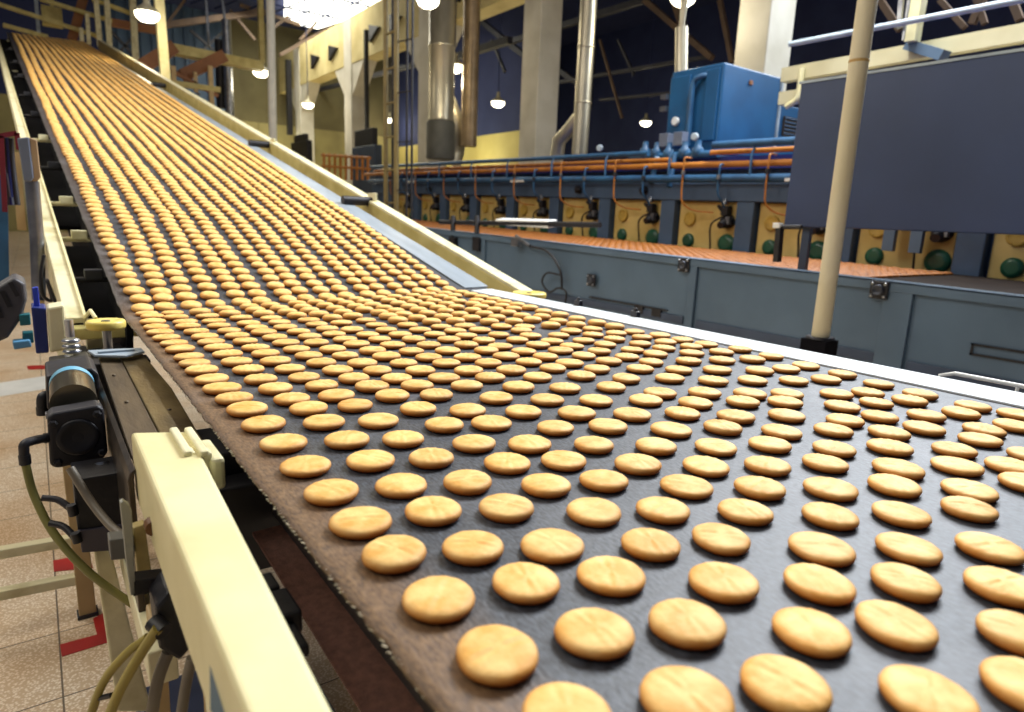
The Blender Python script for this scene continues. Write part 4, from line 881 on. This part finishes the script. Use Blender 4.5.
# cream beams and conduits at upper right
BEAMP = pm('dull cream beam paint', '#cbc29c', '#bbb088', 2, .5)
m = MB(); tag(m.bar((7.6, 4.95, 3.13), (7.6, .2, 3.19), .12, .16).build('beam', BEAMP), 'upper of two cream beams above the slate panel', 'beam')
m = MB(); tag(m.bar((7.6, 4.95, 2.86), (7.6, .2, 2.93), .12, .15).build('beam', BEAMP), 'lower cream beam, just above the slate panel top edge', 'beam')
tag(MB().tube([(7.1, 4.6, 3.34), (7.1, .5, 3.30)], .03, 12).build('conduit', LBLUE), 'pale grey conduit running above the cream beams', 'conduit')
tag(MB().bar(aX(921, -10, 7.4), aX(912, 42, 7.4), .13, .10).build('post', CREAM), 'cream hanger post meeting the upper cream beam', 'post')
tag(MB().bar(aX(902, -8, 7.2), aX(899, 28, 7.2), .04).bar(aX(910, -8, 7.2), aX(903, 40, 7.2), .02).build('hanger', STEEL), 'thin steel hanger left of the cream hanger post', 'hanger')
tag(MB().bar(aX(909, 45, 7.5), aX(945, 56, 7.45), .14, .10).build('bracket', GREYP), 'grey slanting bracket under the cream hanger post', 'bracket')
tag(MB().tube(bez([aX(802, 68, 7.5), aX(799, 92, 7.5), aX(796, 100, 7.5), aX(786, 107, 7.5)], 16), .035, 10).build('bent_pipe', CREAM), 'bent white pipe below the left end of the cream beams', 'pipe')

# ------------------------------------------------------------------ lamps
LENS = emit('lamp lens', '#fff4d2', 9.)
HOOD = pm('lamp hood', '#c9c2a4', '#aaa284', 5, .4)
lamps = [((147, 13), 2.139, 15.073, 4.852, 'big round lamp nearest the climbing belt, upper left'), ((261, 71), 5.57, 19.93, 5.04, 'round lamp hanging left of the white vertical pipe'),
 ((308, 104), 8.93, 25.88, 5.24, 'round lamp between white pipe and the second cream column'), ((389, 121), 15.0, 31.5, 5.9, 'smallest round lamp just left of the dark cable mast'),
 ((455, 66), 8.80, 14.80, 4.91, 'round lamp between the two metal ducts'), ((498, 102), 12.53, 18.32, 4.93, 'round lamp left of the tall white column, upper of two'),
 ((514, 134), 18.0, 24.9, 5.0, 'small round lamp low beside the white column edge'), ((646, 122), 19.3, 18.2, 5.07, 'round lamp far back left of the blue cabinet'),
 ((683, -4), 9.185, 8.035, 5.05, 'round lamp at the top picture edge above blue cabinet'), ((428, -1), 6.5, 11.98, 5.32, 'round lamp at the top picture edge over wide duct')]
for q, x, y, z, l in lamps:
    T = thing('pendant_lamp', l, 'lamp', (x, y, z), 'round hall lamps')
    MB().lathe((x, y, z-.03), (0, 0, 1), [(-.13, .05), (-.115, .12), (-.07, .18), (-.02, .21), (.03, .21)], 24).build('lens', LENS, T)
    MB().lathe((x, y, z), (0, 0, 1), [(.0, .212), (.03, .215), (.08, .17), (.13, .09), (.18, .06), (.30, .05)], 24).build('hood', HOOD, T)
    MB().tube([(x, y, z+.3), (x, y, 9.6)], .015, 6).build('stem', DARKV, T)
    ld = bpy.data.lights.new('hall_lamp', 'POINT'); ld.energy = 45 if x < 3 else 60; ld.color = (1, .88, .62); ld.shadow_soft_size = .2
    o = bpy.data.objects.new('hall_lamp', ld); COL.objects.link(o); o.location = (x, y, z-.36)

def area(name, loc, target, sx, sy, e, c):
    ld = bpy.data.lights.new(name, 'AREA'); ld.shape = 'RECTANGLE'; ld.size = sx; ld.size_y = sy; ld.energy = e; ld.color = c
    o = bpy.data.objects.new(name, ld); COL.objects.link(o); o.location = loc
    o.rotation_euler = (Vector(target)-Vector(loc)).to_track_quat('-Z', 'Y').to_euler(); return o
area('skylight_right', (6.0, 3.4, 6.5), (1.1, 1.0, .95), 2.3, 3, 950, (.92, .96, 1))
area('sheen_light_right', (11.5, 3.0, 7.6), (1.3, .9, .95), 5, 5, 1050, (.88, .94, 1))  # unseen light added for belt sheen and the columns' right faces
area('warm_incline_light', (1.5, 7.0, 8.8), (.9, 8, 2.2), 4, 8, 215, (1, .84, .62))  # unseen warm light added over the climbing belt
area('fill_light_left', (-3.0, 1.5, 6.0), (.3, 2.2, .5), 3, 4, 170, (1, .92, .78))  # unseen fill light from the left
area('fill_light_floor', (-3.2, 7.5, 6.0), (-.6, 5, 0), 2.5, 4, 260, (1, .92, .8))  # extra unseen light added to brighten the floor at the left
area('oven_light', (4.5, 7, 8.5), (6, 7, 1), 3, 8, 90, (1, .95, .85))  # unseen area light aimed at the oven
area('roof_light', (8.5, 26, 9.0), (8.5, 26, 0), 4, 7, 450, (1, .95, .8))
for q in ((13.5, 27, 3.9), (14.5, 24, 3.6), (9, 31.5, 4)):
    ld = bpy.data.lights.new('wall_light', 'POINT'); ld.energy = 90; ld.color = (1, .93, .6); ld.shadow_soft_size = .3
    o = bpy.data.objects.new('wall_light', ld); COL.objects.link(o); o.location = q
w = bpy.data.worlds.new('world'); SC.world = w; w.use_nodes = True
w.node_tree.nodes['Background'].inputs[0].default_value = (.55, .68, 1, 1); w.node_tree.nodes['Background'].inputs[1].default_value = .10
vs = SC.view_settings; SC.display_settings.display_device = 'sRGB'; vs.view_transform = 'Standard'; vs.look = 'None'; vs.gamma = 1; vs.exposure = 0.0; vs.use_curve_mapping = False
SC.cycles.use_denoising = True; SC.cycles.max_bounces = 6; SC.cycles.sample_clamp_indirect = 6
